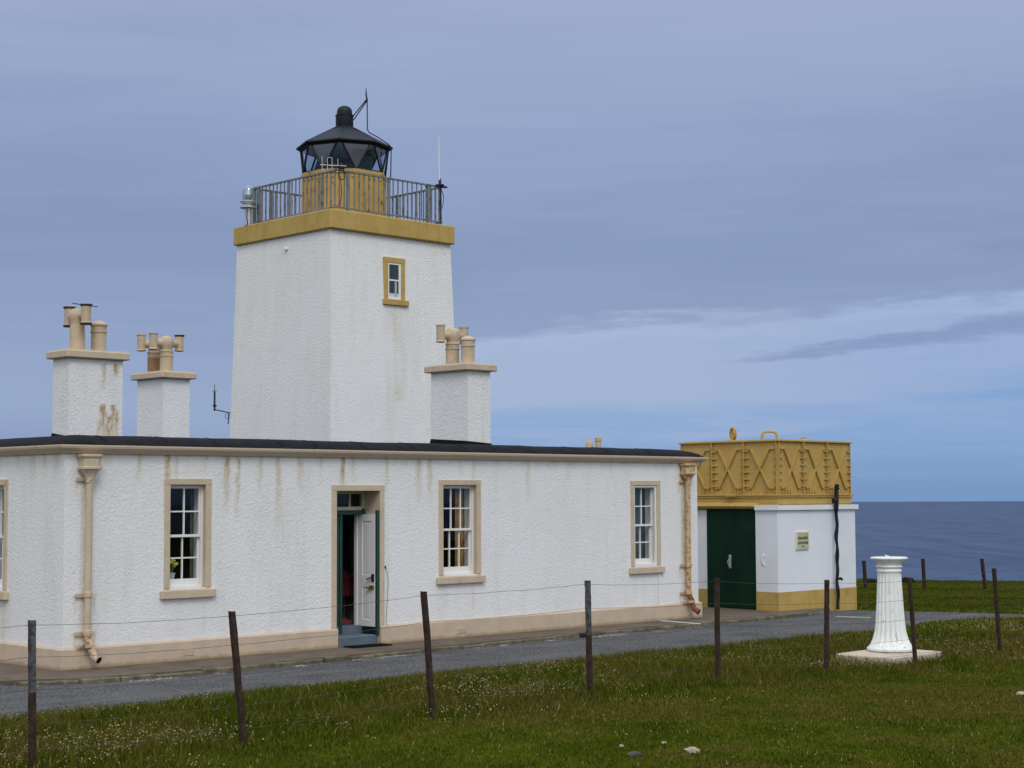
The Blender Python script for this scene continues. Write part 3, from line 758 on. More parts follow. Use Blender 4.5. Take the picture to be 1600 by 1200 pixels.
m = MB(); m.bbox(x0, x1, yb-.03, yb+.075, 2.195, 2.268, .004); m.bbox(x0, x0+.07, yb-.02, yb+.07, .16, 2.195, .004); m.bbox(x1-.06, x1, yb-.02, yb+.07, .16, 2.195, .004)
m.build('door_frame', 'green_paint', dframe)
# narrow left leaf folded against the left jamb: dark green
m = MB(); m.bbox(x0+.072, 5.50, .405, .45, .17, 2.19, .004); m.bbox(5.50-.045, 5.50+.012, .385, .404, .17, 2.19, .003)
m.build('side_leaf', 'green_paint', dframe, label='green left leaf of the front door, shut')
# right leaf: white face towards us, green edge
leaf = MB(); lx = x1-.055
def leafpt(t): return None
leaf.bbox(lx, lx+.042, .035, .50, .285, 2.20, .003)
leaf.bbox(lx-.012, lx+.01, .04, .135, .285, 2.20, .002); leaf.bbox(lx-.012, lx+.01, .38, .495, .285, 2.20, .002)
leaf.bbox(lx-.012, lx+.01, .135, .38, 2.08, 2.20, .002); leaf.bbox(lx-.012, lx+.01, .135, .38, .95, 1.16, .002); leaf.bbox(lx-.012, lx+.01, .135, .38, .285, .40, .002)
leaf.bbox(lx-.004, lx+.004, .18, .335, 1.20, 2.04, .004); leaf.bbox(lx-.004, lx+.004, .18, .335, .44, .91, .004)
dl = leaf.build('door', 'door_white', dframe, label='white panelled door leaf standing open')
m = MB(); m.bbox(lx-.008, x1-.002, -.012, .034, .16, 2.27, .003); m.build('door_edge', 'green_paint', dframe)
m = MB(); m.bbox(lx-.032, lx-.013, .05, .115, 1.05, 1.18, .003); m.bar((lx-.04, .08, 1.125), (lx-.05, .22, 1.09), .016, .018); m.build('lever_handle', 'iron', dframe)
m = MB(); m.bbox(lx-.045, lx-.013, .05, .17, .925, .985, .008); m.lathe([(.0, -.03), (.02, -.028), (.028, 0), (.02, .028), (0, .03)], 10, (lx-.05, .18, .955)); m.build('door_lock', 'brass', dframe)
m = MB(); m.box(lx-.002, lx+.04, .035, .50, .165, .283); m.build('door_foot_block', 'black_paint', dframe)  # black block filling the gap between door leaf and floor
m = MB(); m.bbox(lx-.03, lx+.04, .502, .58, .28, 2.19, .004); m.build('inner_jamb', 'door_white', dframe)
# steps
m = MB(); vs = []
m.bbox(x0+.0, x1-.13, -.04, .40, -.02, .165, .015); m.bbox(x0, x1, .40, .75, .0, .295, .01); m.bbox(x1-.13, x1, .03, .40, -.02, .15, .01)
m.build('doorstep', 'step_blue', dframe)
mt = MB(); mt.T = Matrix.Translation((5.55, -.22, 0)) @ Matrix.Rotation(R(-3), 4, 'Z'); mt.bbox(-.40, .40, -.19, .13, -.003, .018, .005); dm = mt.build('doormat', 'mat_black'); tag(dm, 'black doormat lying on the pavement at the open front door', 'doormat')
# things glimpsed in the hall
m = MB(); m.T = Matrix.Translation((5.86, .95, .285)); m.lathe([(.20, 0), (.24, .02), (.22, .06), (.12, .10), (.02, .11)], 14, rf=lambda r_, z, j, n: r_*(1+.25*math.sin(j*1.7)))
o = m.build('red_bundle', 'red_cloth', smooth=True); tag(o, 'crumpled red cloth on the hall floor just inside the open front door', 'cloth')
def coat(x, y, z, mt_, label, h=.9):
    mb = MB(); n = 16; mb.T = Matrix.Translation((x, y, z))
    mb.lathe([(.03, h), (.10, h-.05), (.17, h-.14), (.15, h*.55), (.18, h*.25), (.20, 0)][::-1], n, rf=lambda r_, zz, j, nn: r_*(1+.18*math.sin(j*2.4)))
    o = mb.build('coat', mt_, smooth=True); tag(o, label, 'coat')
coat(6.42, 1.62, 1.15, 'coat_dark', 'dark coat hanging high in the shadowed hall behind the front door')
coat(6.36, 1.38, .75, 'red_cloth', 'dim red coat hanging low in the shadowed hall', .45)
m = MB(); m.T = Matrix.Translation((6.25, 1.75, .285))
for sx in (-.28, .28):
    for sy in (-.14, .14): m.box(sx-.012, sx+.012, sy-.012, sy+.012, 0, .8)
for z in (.12, .40, .68): m.box(-.28, .28, -.15, .15, z, z+.012)
o = m.build('shoe_rack', 'grey_wood'); tag(o, 'low open rack of shelves standing in the dark hall', 'rack')
# cable beside the door
m = MB(); pts = [(6.13, -.03, 1.30), (6.15, -.035, 1.2), (6.19, -.02, 1.05), (6.17, -.02, .75), (6.15, -.02, .5), (6.14, -.02, .34), (6.16, -.05, .31)]
m.tube(pts, .004, 5); m.bbox(6.12, 6.14, -.02, -.002, 1.27, 1.32, .003); o = m.build('cable', 'wire', smooth=True); tag(o, 'thin dark cable hanging down the wall right of the front door', 'cable')
# flowers in window 1
m = MB(); m.T = Matrix.Translation((2.06, .33, 1.22)); m.lathe([(.045, 0), (.06, .10), (.065, .11), (.05, .11)], 14); fp = empty('flower_vase', (2.06, .33, 1.22), 'white pot of yellow flowers behind the window left of the door', 'flowers')
m.build('vase', 'white_wood', fp, smooth=True)
m = MB(); pet = MB()
for k in range(9):
    a = k*2.4; r_ = .03+.05*random.random(); top = (2.06+r_*math.cos(a)*1.3, .33+r_*math.sin(a)*.5, 1.42+.10*random.random())
    m.tube([(2.06, .33, 1.32), top], .004, 4)
    pet.T = Matrix.Translation(top); pet.lathe([(.005, -.02), (.03, -.012), (.036, .008), (.02, .022), (.003, .026)], 8, rf=lambda r2, z, j, n: r2*(1+.2*(j % 2)))
m.build('stem', 'leaf', fp); pet.build('blossom', 'petal', fp, smooth=True)

# ------------------------------------------------------------------ chimneys
def harl_block(x0, x1, y0, y1, z0, z1, stain=None, taper=None, step=.05):
    parts = ([], [], [])
    zs = coords(z0, z1, step)
    def L(a, b, z): return a + (b-a)*((z-z0)/(z1-z0))
    if taper is None: taper = (x0, x1, y0, y1)
    X0 = lambda z: L(x0, taper[0], z); X1 = lambda z: L(x1, taper[1], z); Y0 = lambda z: L(y0, taper[2], z); Y1 = lambda z: L(y1, taper[3], z)
    us = coords(0, 1, step/(x1-x0)); ud = coords(0, 1, step/(y1-y0))
    sheet(parts, us, zs, lambda u, z: (X0(z)+(X1(z)-X0(z))*u, Y0(z), z), (), (lambda u, z: stain(x0+(x1-x0)*u, z)) if stain else None)
    sheet(parts, ud, zs, lambda u, z: (X0(z), Y1(z)+(Y0(z)-Y1(z))*u, z))
    sheet(parts, coords(0, 1, .5), coords(z0, z1, 1), lambda u, z: (X1(z), Y0(z)+(Y1(z)-Y0(z))*u, z))
    sheet(parts, coords(0, 1, .5), coords(z0, z1, 1), lambda u, z: (X1(z)+(X0(z)-X1(z))*u, Y1(z), z))
    return parts
def c1_stain(x, z):
    s = 0
    for cx, zt, ln, wd, st in ((2.255, 4.76, .42, .035, .8), (2.47, 4.74, .20, .035, .9), (2.53, 4.70, .2, .02, .5), (2.24, 4.07, .55, .045, 1.0), (2.45, 4.06, .55, .045, .95), (2.30, 3.98, .6, .04, .7), (2.38, 3.85, .5, .05, .75), (2.52, 3.95, .5, .03, .6), (2.2, 3.8, .4, .03, .6)):
        c_ = cx + .04*noise.noise((z*4, cx*9, 0)) + (.12*(zt-z) if abs(cx-2.24) < .02 and zt < 4.5 else 0)
        d = abs(x-c_)/wd; f = (zt-z)/ln
        if 0 <= f < 1 and d < 1.5: s = max(s, st*(1-(d/1.5)**2)*(1-f*.7)*(.6+.7*noise.noise((x*20, z*7, 3))+.25))
    return min(1, max(0, s*1.35))
def pot(parent, x, y, z, kind, m_='pot_clay', hz=0.0, ax=(1, 0), rims=(False, False), h=.36, rod=False):
    mb = MB(); r_ = .128
    if kind == 'plain':
        mb.lathe([(r_, -.02), (r_, h-.03), (r_+.014, h-.025), (r_+.014, h), (r_, h+.005), (r_+.002, h+.08), (r_+.02, h+.09), (r_+.02, h+.115), (.11, h+.145), (.06, h+.175), (.02, h+.18)], 24, (x, y, z))
    else:
        mb.lathe([(r_, -.02), (r_, h-.02), (r_+.012, h-.015), (r_+.012, h+.01), (r_, h+.015), (r_, h+.075), (r_+.012, h+.08), (r_+.012, h+.10), (r_-.015, h+.12), (.115, h+.15), (.14, h+.20), (.15, h+.27), (.135, h+.34), (.09, h+.385), (.03, h+.40)] if kind == 'cowl' else
                 [(.128, -.02), (.124, h), (.118, h+.05), (.145, h+.11), (.155, h+.18), (.135, h+.25), (.08, h+.29), (.02, h+.30)], 24, (x, y, z))
        cz = z+h+(.255 if kind == 'cowl' else .17); d = Vector((ax[0], ax[1], 0)).normalized(); P0 = Vector((x, y, cz))
        for sg in (-1, 1):
            e = P0 + d*sg*.30 if kind == 'cowl' else P0 + d*sg*.275
            mb.tube([P0+d*sg*.08, e], [.09, .06], 12)
            mb.lathe([(.088, -.155), (.095, -.15), (.095, -.135), (.082, -.12), (.082, .145), (.095, .155), (.095, .175), (.078, .178), (.06, .16)], 16, (e.x, e.y, cz+.01))
    o = mb.build('chimney_pot', m_, parent, smooth=True)
    if kind != 'plain':
        for sg, rm in zip((-1, 1), rims):
            e = P0 + d*sg*(.30 if kind == 'cowl' else .275)
            mb = MB(); mb.lathe([(.098, 0), (.101, .005), (.101, .025), (.09, .03)] if rod else [(.068, 0), (.072, .004), (.068, .008)], 14, (e.x, e.y, cz-.165 if rod else cz-.150)); mb.build('pot_mouth', 'iron', o)
            if rm: mb = MB(); mb.lathe([(.096, 0), (.103, .008), (.104, .026), (.08, .034)], 14, (e.x, e.y, cz+.15)); mb.build('pot_cap', 'iron', o)
    return o
def chimney(x0, x1, y0, y1, zcap, ov, stain=None, lab=None):
    o = stained('chimney', harl_block(x0, x1, y0, y1, 3.40, zcap-.12, stain), 'harl', house); o['label'] = lab
    m = MB(); m.bbox(x0-ov+.01, x1+ov-.01, y0-ov+.01, y1+ov-.01, zcap-.125, zcap, .015)
    m.bbox(x0-ov*.35, x1+ov*.35, y0-ov*.35, y1+ov*.35, zcap, zcap+.02, .01); m.build('chimney_cap', 'buff', o)
    m = MB(); s0 = .02; m.add([(x0-.015, y0-.02, 3.44), (x1+.06, y0-.02, 3.44), (x1+.06, y1+.05, 3.44), (x0-.015, y1+.05, 3.44), (x0-.006, y0-.006, 3.525), (x1+.006, y0-.006, 3.49), (x1+.006, y1+.006, 3.51), (x0-.006, y1+.006, 3.59)], [(0, 1, 5, 4), (1, 2, 6, 5), (2, 3, 7, 6), (3, 0, 4, 7)])
    m.build('flashing', 'felt', o)
    return o
c1 = chimney(1.60, 2.62, 2.73, 3.25, 4.955, .10, c1_stain, 'leftmost chimney, its right side streaked with rust')
pot(c1, 1.905, 3.0, 4.97, 'tall', h=.42, ax=(0, 1), rims=(True, True), rod=True); pot(c1, 2.31, 3.0, 4.97, 'plain')
m = MB(); m.tube([(1.72, 2.85, 5.75), (2.25, 2.95, 5.74)], .008, 5); m.build('rod', 'iron', c1)
c2 = chimney(5.47, 6.08, 5.92, 6.86, 4.96, .11, None, 'chimney standing alone between the left chimney and the tower')
pot(c2, 5.78, 6.30, 4.975, 'cowl', rims=(False, True), h=.33); p2_ = pot(c2, 5.78, 6.74, 4.975, 'cowl', h=.33)
m = MB(); m.lathe([(.131, -.02), (.132, .15), (.131, .30)], 24, (5.78, 6.74, 4.975)); m.build('rusty_sleeve', 'pot_rusty', p2_, smooth=True)
c3 = chimney(8.64, 9.217, .60, 1.625, 4.965, .11, None, 'chimney in front of the tower at the roof edge')
pot(c3, 8.93, 1.337, 4.98, 'cowl', h=.32); pot(c3, 8.93, .907, 4.98, 'plain')

# small flues on the roof
m = MB(); m.lathe([(.06, 3.45), (.06, 3.60), (.07, 3.61), (.07, 3.68), (.05, 3.69)], 12, (12.63, 1.0, 0)); m.build('roof_pipe', 'pot_clay', house, smooth=True)
m = MB(); m.lathe([(.08, 3.44), (.075, 3.56), (.05, 3.60), (.02, 3.63)], 10, (12.37, 1.0, 0)); m.build('roof_vent', 'pot_clay', house, smooth=True)

# ------------------------------------------------------------------ lighthouse tower
tower = empty('lighthouse_tower', (11.9, 8.35, 0), 'square white harled lighthouse tower with ochre cornice and black lantern', 'lighthouse')
def t_stain(x, z):
    s = 0
    if 4.6 < z < 6.75 and abs(x-11.95) < .45: s = .20*(1-abs(x-11.95)/.45)*max(0, noise.noise((x*5, z*.8, 2))+.35)*2
    if z > 8.1: s = max(s, .3*max(0, noise.noise((x*6, z, 5))-.1))
    return s
zb, zt = 3.3, 8.37
tp = harl_block(9.975, 13.775, 6.39, 10.155, zb, zt, t_stain, (10.14, 13.68, 6.613, 10.12), .10)
stained('wall', tp, 'harl', tower)
m = MB(); m.bbox(10.06, 13.74, 6.505, 10.17, 8.365, 8.79, .02); m.bbox(10.0, 13.0, 6.7, 10.1, 8.70, 8.795, .01)
m.v = m.v[:24]; m.f = m.f[:26]; m.build('cornice', 'ochre', tower)
# tower window (front face)
def tface(z): return 6.39+(6.613-6.39)*(z-zb)/(zt-zb)
yw = tface(7.3)
m = MB(); wx0, wx1 = 11.72, 12.10
m.bbox(wx0-.11, wx0, yw-.04, yw+.10, 6.93, 7.76, .006); m.bbox(wx1, wx1+.12, yw-.04, yw+.10, 6.93, 7.76, .006); m.bbox(wx0-.112, wx1+.122, yw-.042, yw+.10, 7.76, 7.88, .006)
tw = m.build('tower_window', 'ochre', tower)
m = MB(); m.bbox(wx0-.15, wx1+.20, yw-.09, yw+.1, 6.80, 6.928, .008); m.build('sill', 'ochre', tw)
m = MB(); m.box(wx0, wx0+.035, yw-.028, yw+.0, 6.93, 7.76); m.box(wx1-.06, wx1, yw-.028, yw+.0, 6.93, 7.76); m.box(wx0+.035, wx1-.06, yw-.028, yw, 7.72, 7.76); m.box(wx0+.035, wx1-.06, yw-.028, yw, 6.93, 6.99); m.box(wx0+.035, wx1-.06, yw-.026, yw, 7.35, 7.385)
m.build('sash', 'white_wood', tw)
m = MB(); m.add([(wx0, yw-.016, 6.93), (wx1, yw-.016, 6.93), (wx1, yw-.016, 7.76), (wx0, yw-.016, 7.76)], [(0, 1, 2, 3)]); m.build('pane', 'window_glass', tw)
m = MB(); m.box(wx0+.0, wx1, yw-.010, yw-.004, 6.93, 7.76); m.build('dark_sheet', 'dark_inside', tw)  # thin dark sheet painted as the shade of the room behind
m = MB(); m.bbox(wx0+.21, wx0+.27, yw-.0155, yw-.011, 7.0, 7.35, .001); m.build('curtain_or_reflection', 'curtain_grey', tw)

# lantern
LC = (11.9, 8.33); OR = Vector((0.6215, 0.7834, 0))          # direction from viewer to lantern
base_a = math.atan2(-OR.y, -OR.x)     # towards the viewer
top_a = [base_a + R(-7.0 + 45*k) for k in range(8)]; bot_a = [a + R(22.5) for a in top_a]
def pr(a, r_, z): return Vector((LC[0]+r_*math.cos(a), LC[1]+r_*math.sin(a), z))
RB, RTp, ZB, ZT, ZE = 1.0, 1.04, 9.99, 10.60, 10.66
m = MB(); m.lathe([(RB, 8.78), (RB, 9.90), (RB+.035, 9.905), (RB+.035, 9.985), (RB-.05, 9.99)], 8, (LC[0], LC[1], 0), rot=bot_a[0])
mur = m.build('lantern_wall', 'ochre_rusty', tower)
m = MB()
for k in range(8):
    for q in range(5):
        a = bot_a[k]; b = bot_a[(k+1) % 8]; p = pr(a, RB, 9.82).lerp(pr(b, RB, 9.82), (q+.5)/5); n_ = ((pr(a, 1, 0)+pr(b, 1, 0))/2 - Vector((LC[0], LC[1], 0))).normalized()
        m.tube([p, p+n_*.03], .03, 8)
    p = pr(bot_a[k], RB, 0); m.bar((p.x, p.y, 8.80), (p.x, p.y, 9.9), .035, .035)
m.build('bolt_head', 'ochre_rusty', mur)
# door panel seams and grab handle on the wall
m = MB(); p = pr(bot_a[0]+R(15), RB*.955+.02, 9.4); m.tube([p+Vector((0,0,.12)), p+Vector((-.04,-.05,.11)), p+Vector((-.04,-.05,-.11)), p+Vector((0,0,-.12))], .012, 6); m.build('grab_handle', 'ochre', mur, smooth=True)
m = MB()
for k in range(8):
    for d in (-1, 1):
        j = k if d > 0 else (k-1) % 8
        tk = pr(top_a[k], RTp, ZT); bj = pr(bot_a[j], RB-.01, ZB)
        nb = pr(top_a[(k+d) % 8], RTp, ZT); tk2 = tk.lerp(nb, .07); nbb = pr(bot_a[(j-d) % 8], RB-.01, ZB); bj2 = bj.lerp(nbb, .02)
        m.tube([bj2, tk2], .026, 6)
for zz, rr, aa in ((ZT, RTp, top_a), (ZB, RB-.01, bot_a)):
    for k in range(8): m.tube([pr(aa[k], rr, zz), pr(aa[(k+1) % 8], rr, zz)], .032, 6)
lan = m.build('lantern_frame', 'black_paint', mur, smooth=True)
m = MB(); vs = [pr(a, RTp-.01, ZT) for a in top_a] + [pr(a, RB-.02, ZB) for a in bot_a]; fs = []
for k in range(8): fs.append((k, 8+k, (k+1) % 8)); fs.append((8+k, 8+(k+1) % 8, (k+1) % 8))
m.add([tuple(v_) for v_ in vs], fs); m.build('glazing', 'lantern_glass', mur)
# blanked panels at the back, dark blinds seen through the glass
m = MB(); vs = [pr(a, RTp-.06, ZT) for a in top_a] + [pr(a, RB-.07, ZB) for a in bot_a]; fs = []
for k in (3, 4):
    fs.append((k, 8+k, (k+1) % 8)); fs.append((8+k, 8+(k+1) % 8, (k+1) % 8))
used = sorted(set(i for f in fs for i in f)); mp_ = {a: b for b, a in enumerate(used)}
m.add([tuple(vs[i]) for i in used], [tuple(mp_[i] for i in f) for f in fs])
m.build('blank_panel', 'blue_blind', mur)
# lamp inside
m = MB(); m.lathe([(.10, 9.6), (.12, 9.95), (.26, 9.99), (.26, 10.03), (.21, 10.05), (.23, 10.16), (.24, 10.25), (.23, 10.34), (.21, 10.45), (.26, 10.47), (.26, 10.49), (.05, 10.52)], 18, (LC[0]+.25, LC[1]-.35, 0)); m.build('lamp', 'lamp_dark', mur, smooth=True)
# roof of the lantern
m = MB(); n = 8; pro = [(RTp-.02, 10.60), (1.10, 10.625), (1.115, 10.665), (1.05, 10.70), (.62, 10.925), (.22, 11.13), (.21, 11.16)]
m.lathe(pro, 8, (LC[0], LC[1], 0), rot=top_a[0]); lr = m.build('lantern_roof', 'roof_lead', mur)
m = MB(); m.lathe([(1.0, 10.575), (1.0, 10.59)], 8, (LC[0], LC[1], 0), rot=top_a[0]); m.build('ceiling', 'ceiling_paint', mur)
m = MB(); m.lathe([(.90, 9.995), (.90, 10.0)], 8, (LC[0], LC[1], 0), rot=bot_a[0]); m.build('lantern_bounce_disc', 'ceiling_paint', mur)  # unseen pale disc, added to bounce neutral light onto the ceiling
m = MB()
for k in range(8): m.tube([pr(top_a[k], 1.115, 10.66), pr(top_a[k], .22, 11.135)], .014, 6)
for k in range(8): m.tube([pr(top_a[k], 1.11, 10.64), pr(top_a[(k+1) % 8], 1.11, 10.64)], .032, 6)
m.build('roof_rib', 'black_paint', mur, smooth=True)
m = MB(); m.lathe([(.20, 11.10), (.208, 11.12), (.208, 11.40), (.218, 11.405), (.218, 11.43), (.182, 11.445), (.182, 11.50), (.172, 11.56), (.14, 11.61), (.08, 11.645), (.02, 11.655)], 24, (LC[0], LC[1], 0)); m.build('ventilator', 'black_paint', mur, smooth=True)
# lightning conductor
m = MB(); m.tube([(12.098, 7.779, 12.03), (12.10, 7.779, 11.85), (12.125, 7.772, 11.74)], [.006, .018, .02], 6); m.tube([(12.125, 7.772, 11.76), (12.161, 7.807, 11.057), (12.19, 7.78, 10.98), (12.34, 7.66, 10.88), (12.53, 7.47, 10.70), (12.57, 7.43, 10.62), (12.56, 7.44, 9.9)], .013, 6)
m.tube([(12.135, 7.77, 11.745), (12.02, 8.14, 11.31)], .013, 6); m.tube([(12.12, 7.772, 11.76), (12.0, 8.16, 11.38)], .013, 6)
m.build('lightning_rod', 'black_paint', mur, smooth=True)

# gallery railing
RX0, RY0, RX1, RY1 = 10.388, 6.711, 13.50, 9.831
def rail_run(a, b, posts, mb_b, plist):
    a = Vector(a); b = Vector(b); L = (b-a).length; d = (b-a)/L; n_ = Vector((-d.y, d.x, 0))
    mb_b.bar(a+Vector((0,0,9.71)), b+Vector((0,0,9.71)), .055, .035); mb_b.bar(a+Vector((0,0,8.885)), b+Vector((0,0,8.885)), .05, .03)
    k = 0; s_ = .07
    while s_ < L:
        if all(abs(s_-p) > .05 for p in posts):
            q = a+d*s_; mb_b.bar((q.x, q.y, 8.89), (q.x, q.y, 9.70), .022, .022)
        s_ += .142
    for p in posts: plist.append((a+d*p, d))
m = MB(); pl = []
rail_run((RX0, RY0, 0), (RX1, RY0, 0), [.316, 1.50, 2.70, 3.06], m, pl)
rail_run((RX0, RY1, 0), (RX0, RY0, 0), [.03, .20, 1.365, 2.60], m, pl)
rail_run((RX1, RY0, 0), (RX1, RY1, 0), [.5, 1.6, 2.7], m, pl); rail_run((RX0, RY1, 0), (RX1, RY1, 0), [.5, 1.6, 2.7, 3.05], m, pl)
rl = m.build('railing', 'rail_grey', tower)
for p, d in pl:
    m = MB(); m.bar((p.x, p.y, 8.78), (p.x, p.y, 9.735), .035 if abs(d.x) > .5 else .075, .075 if abs(d.x) > .5 else .035); m.build('railing_post', 'rail_grey', rl)

# things on the tower
au = empty('auxiliary_lamp', (10.135, 9.675, 8.79), 'small clear glass lamp on a white pedestal at the left corner of the gallery', 'lamp')
m = MB(); m.lathe([(.085, 8.79), (.085, 9.20), (.10, 9.205)], 16, (10.135, 9.675, 0)); m.build('pedestal', 'lamp_metal', au, smooth=True)
m = MB(); m.lathe([(.20, 9.20), (.20, 9.225), (.10, 9.23), (.10, 9.30), (.16, 9.305), (.16, 9.33), (.19, 9.335), (.19, 9.36), (.13, 9.365)], 18, (10.135, 9.675, 0)); m.build('flange', 'lamp_metal', au, smooth=True)
m = MB(); m.lathe([(.135, 9.365), (.145, 9.42), (.145, 9.55), (.13, 9.64), (.10, 9.69), (.04, 9.72), (.01, 9.725)], 18, (10.135, 9.675, 0)); m.build('glass_dome', 'lamp_glass', au, smooth=True)
m = MB(); m.lathe([(.06, 9.365), (.07, 9.45), (.10, 9.50), (.06, 9.60), (.02, 9.62)], 12, (10.135, 9.675, 0)); m.build('bulb', 'galv', au, smooth=True)
m = MB(); m.tube([(10.02, 9.55, 9.25), (9.99, 9.52, 9.1), (9.985, 9.52, 8.95), (10.03, 9.56, 8.82), (10.06, 9.6, 8.79)], .012, 6); m.build('lead', 'iron', au, smooth=True)

wa = empty('whip_antenna', (13.42, 6.70, 9.7), 'thin white whip antenna rising from the right corner of the gallery railing', 'antenna')
m = MB(); m.tube([(13.40, 6.68, 9.86), (13.36, 6.65, 10.90)], [.015, .012], 6); m.build('rod', 'white_render', wa)
m = MB(); m.lathe([(.10, 9.735), (.10, 9.76), (.03, 9.77), (.035, 9.85), (.02, 9.90)], 10, (13.42, 6.68, 0)); m.box(13.30, 13.62, 6.64, 6.72, 9.70, 9.735); m.build('mount', 'iron', wa)
m = MB(); m.tube([(13.44, 6.68, 9.7), (13.52, 6.66, 9.5), (13.50, 6.66, 9.3), (13.44, 6.67, 9.15), (13.46, 6.67, 8.95)], .009, 5); m.tube([(13.44, 6.67, 9.74), (13.44, 6.67, 8.85)], .015, 6); m.build('cable', 'iron', wa, smooth=True)

ya = empty('yagi_antenna', (10.39, 6.70, 9.75), 'small pale yagi aerial clamped on the front corner of the gallery railing', 'antenna')
m = MB(); A = Vector((10.062, 6.892, 9.80)); B_ = Vector((10.477, 6.491, 9.77)); m.tube([A, B_], .012, 6)
for t, a, b in ((.08, 9.995, 9.685), (.28, 9.955, 9.69), (.46, 9.955, 9.69), (.68, 9.94, 9.63)):
    p = A.lerp(B_, t); m.tube([(p.x, p.y, a), (p.x, p.y, b)], .008, 5)
p = A.lerp(B_, .28); q = A.lerp(B_, .46); m.tube([(p.x, p.y, 9.95), (p.lerp(q, .5).x, p.lerp(q, .5).y, 9.97), (q.x, q.y, 9.95)], .008, 5)
m.build('boom', 'galv', ya)
m = MB(); m.bbox(10.33, 10.53, 6.55, 6.70, 9.735, 9.775, .004); m.lathe([(.03, 9.77), (.04, 9.80), (.02, 9.84)], 8, (10.42, 6.6, 0)); m.build('bracket', 'iron', ya)
m = MB(); m.tube([(10.40, 6.62, 9.74), (10.36, 6.62, 9.6), (10.40, 6.60, 9.48), (10.50, 6.60, 9.5), (10.53, 6.60, 9.62), (10.50, 6.62, 9.73)], .012, 5); m.tube([(10.42, 6.61, 9.5), (10.45, 6.62, 9.2), (10.42, 6.64, 8.9)], .01, 5); m.build('cable', 'iron', ya, smooth=True)

ta = empty('wall_aerial', (10.06, 10.2, 4.46), 'short aerial on a bent bracket fixed low on the left of the tower', 'antenna')
m = MB(); m.tube([(10.12, 10.12, 4.46), (10.05, 10.27, 4.462), (9.74, 10.38, 4.53), (9.72, 10.38, 4.54)], .014, 6); m.tube([(10.03, 10.25, 4.46), (10.03, 10.28, 4.2)], .012, 6); m.build('bracket', 'iron', ta)
m = MB(); m.tube([(9.72, 10.38, 4.50), (9.72, 10.38, 4.95)], .022, 6); m.tube([(9.72, 10.38, 4.95), (9.72, 10.38, 5.12)], .007, 5); m.tube([(9.66, 10.38, 4.96), (9.78, 10.38, 4.97)], .007, 5); m.tube([(9.69, 10.38, 4.62), (9.76, 10.38, 4.62)], .03, 6); m.build('aerial', 'iron', ta)
m = MB(); m.T = Matrix.Translation((9.99, 10.25, 4.38)); m.tube([(.055*math.cos(a*.6), -.055*math.cos(a*.6)*.3, .055*math.sin(a*.6)) for a in range(11)], .006, 5); m.build('cable', 'iron', ta)
m = MB(); m.T = Matrix.Translation((10.12, 8.18, 8.08)) @ Matrix.Rotation(R(-90), 4, 'Y'); m.lathe([(.035, 0), (.04, .03), (.032, .06), (.012, .07)], 12); o = m.build('bulkhead_light', 'white_wood', smooth=True); tag(o, 'tiny round white light fixed under the cornice on the left face of the tower', 'light')

# ------------------------------------------------------------------ store building under the tank
sx0, sx1, sy0, sy1 = 17.02, 19.95, -.19, 2.90
store = empty('tank_house', (17.02, -.19, 0), 'small flat white store with ochre base and green door, under the iron water tank', 'building')
dy0, dy1, dz1 = .40, 1.80, 2.19
m = MB()
m.box(sx0, sx1, sy0, sy0+.25, .40, 2.17)                       # front
m.box(sx0, sx0+.25, sy0+.25, dy0, .40, 2.17); m.box(sx0+.06, sx0+.25, dy1, sy1, .40, 2.17)
m.box(sx1-.25, sx1, sy0+.25, sy1, .40, 2.17); m.box(sx0+.25, sx1-.25, sy1-.25, sy1, .40, 2.17)
m.build('wall', 'white_render', store)
m = MB(); o_ = .006
m.box(sx0-o_, sx1+o_, sy0-o_, sy0+.25, -.12, .40); m.box(sx0-o_, sx0+.25, sy0+.25, dy0, -.12, .40); m.box(sx1-.25, sx1+o_, sy0+.25, sy1, -.12, .40)
m.build('base_band', 'ochre', store)
m = MB(); m.box(sx0+.055, sx0+.25, dy1, sy1, -.12, .40); m.build('base_band', 'ochre', store)
m = MB(); m.box(sx0-.06, sx1+.06, sy0-.06, sy0+.10, 2.17, 2.275); m.box(sx0-.06, sx0+.10, sy0+.10, dy0-.02, 2.17, 2.275); m.box(sx1-.10, sx1+.06, sy0+.10, sy1+.06, 2.17, 2.275)
m.build('coping', 'white_render', store)
m = MB(); m.box(sx0+.10, sx1-.10, sy0+.10, sy1-.1, 2.18, 2.30); m.build('roof_slab', 'ochre', store)
# steel lintel over the door
m = MB(); m.prism([(sx0-.03, 2.20), (sx0-.03, 2.235), (sx0-.09, 2.245), (sx0-.09, 2.265), (sx0+.08, 2.33), (sx0+.2, 2.33), (sx0+.2, 2.20)], 1, dy0-.02, sy1); m.build('lintel', 'ochre', store)
m = MB()
for a, b in ((dy0+.004, (dy0+dy1)/2-.003), ((dy0+dy1)/2+.003, dy1-.004)):
    m.bbox(sx0+.05, sx0+.10, a, b, .01, dz1, .004)
    m.box(sx0+.042, sx0+.05, a, a+.09, .02, dz1-.01) ; m.box(sx0+.042, sx0+.05, b-.09, b, .02, dz1-.01)
    m.box(sx0+.042, sx0+.05, a+.09, b-.09, dz1-.12, dz1-.01); m.box(sx0+.042, sx0+.05, a+.09, b-.09, .02, .16)
m.v = m.v; gd = m.build('door', 'green_door', store, label='tall dark green double door')
m = MB(); yy = 1.145; m.tube([(sx0+.045, yy, 1.16), (sx0-.0, yy-.02, 1.13), (sx0-.01, yy+.03, 1.03), (sx0-.0, yy-.0, .93), (sx0+.03, yy-.02, .90)], .013, 6); m.bbox(sx0+.03, sx0+.045, yy-.03, yy+.03, .88, 1.18, .003); m.build('handle', 'galv', gd, smooth=True)
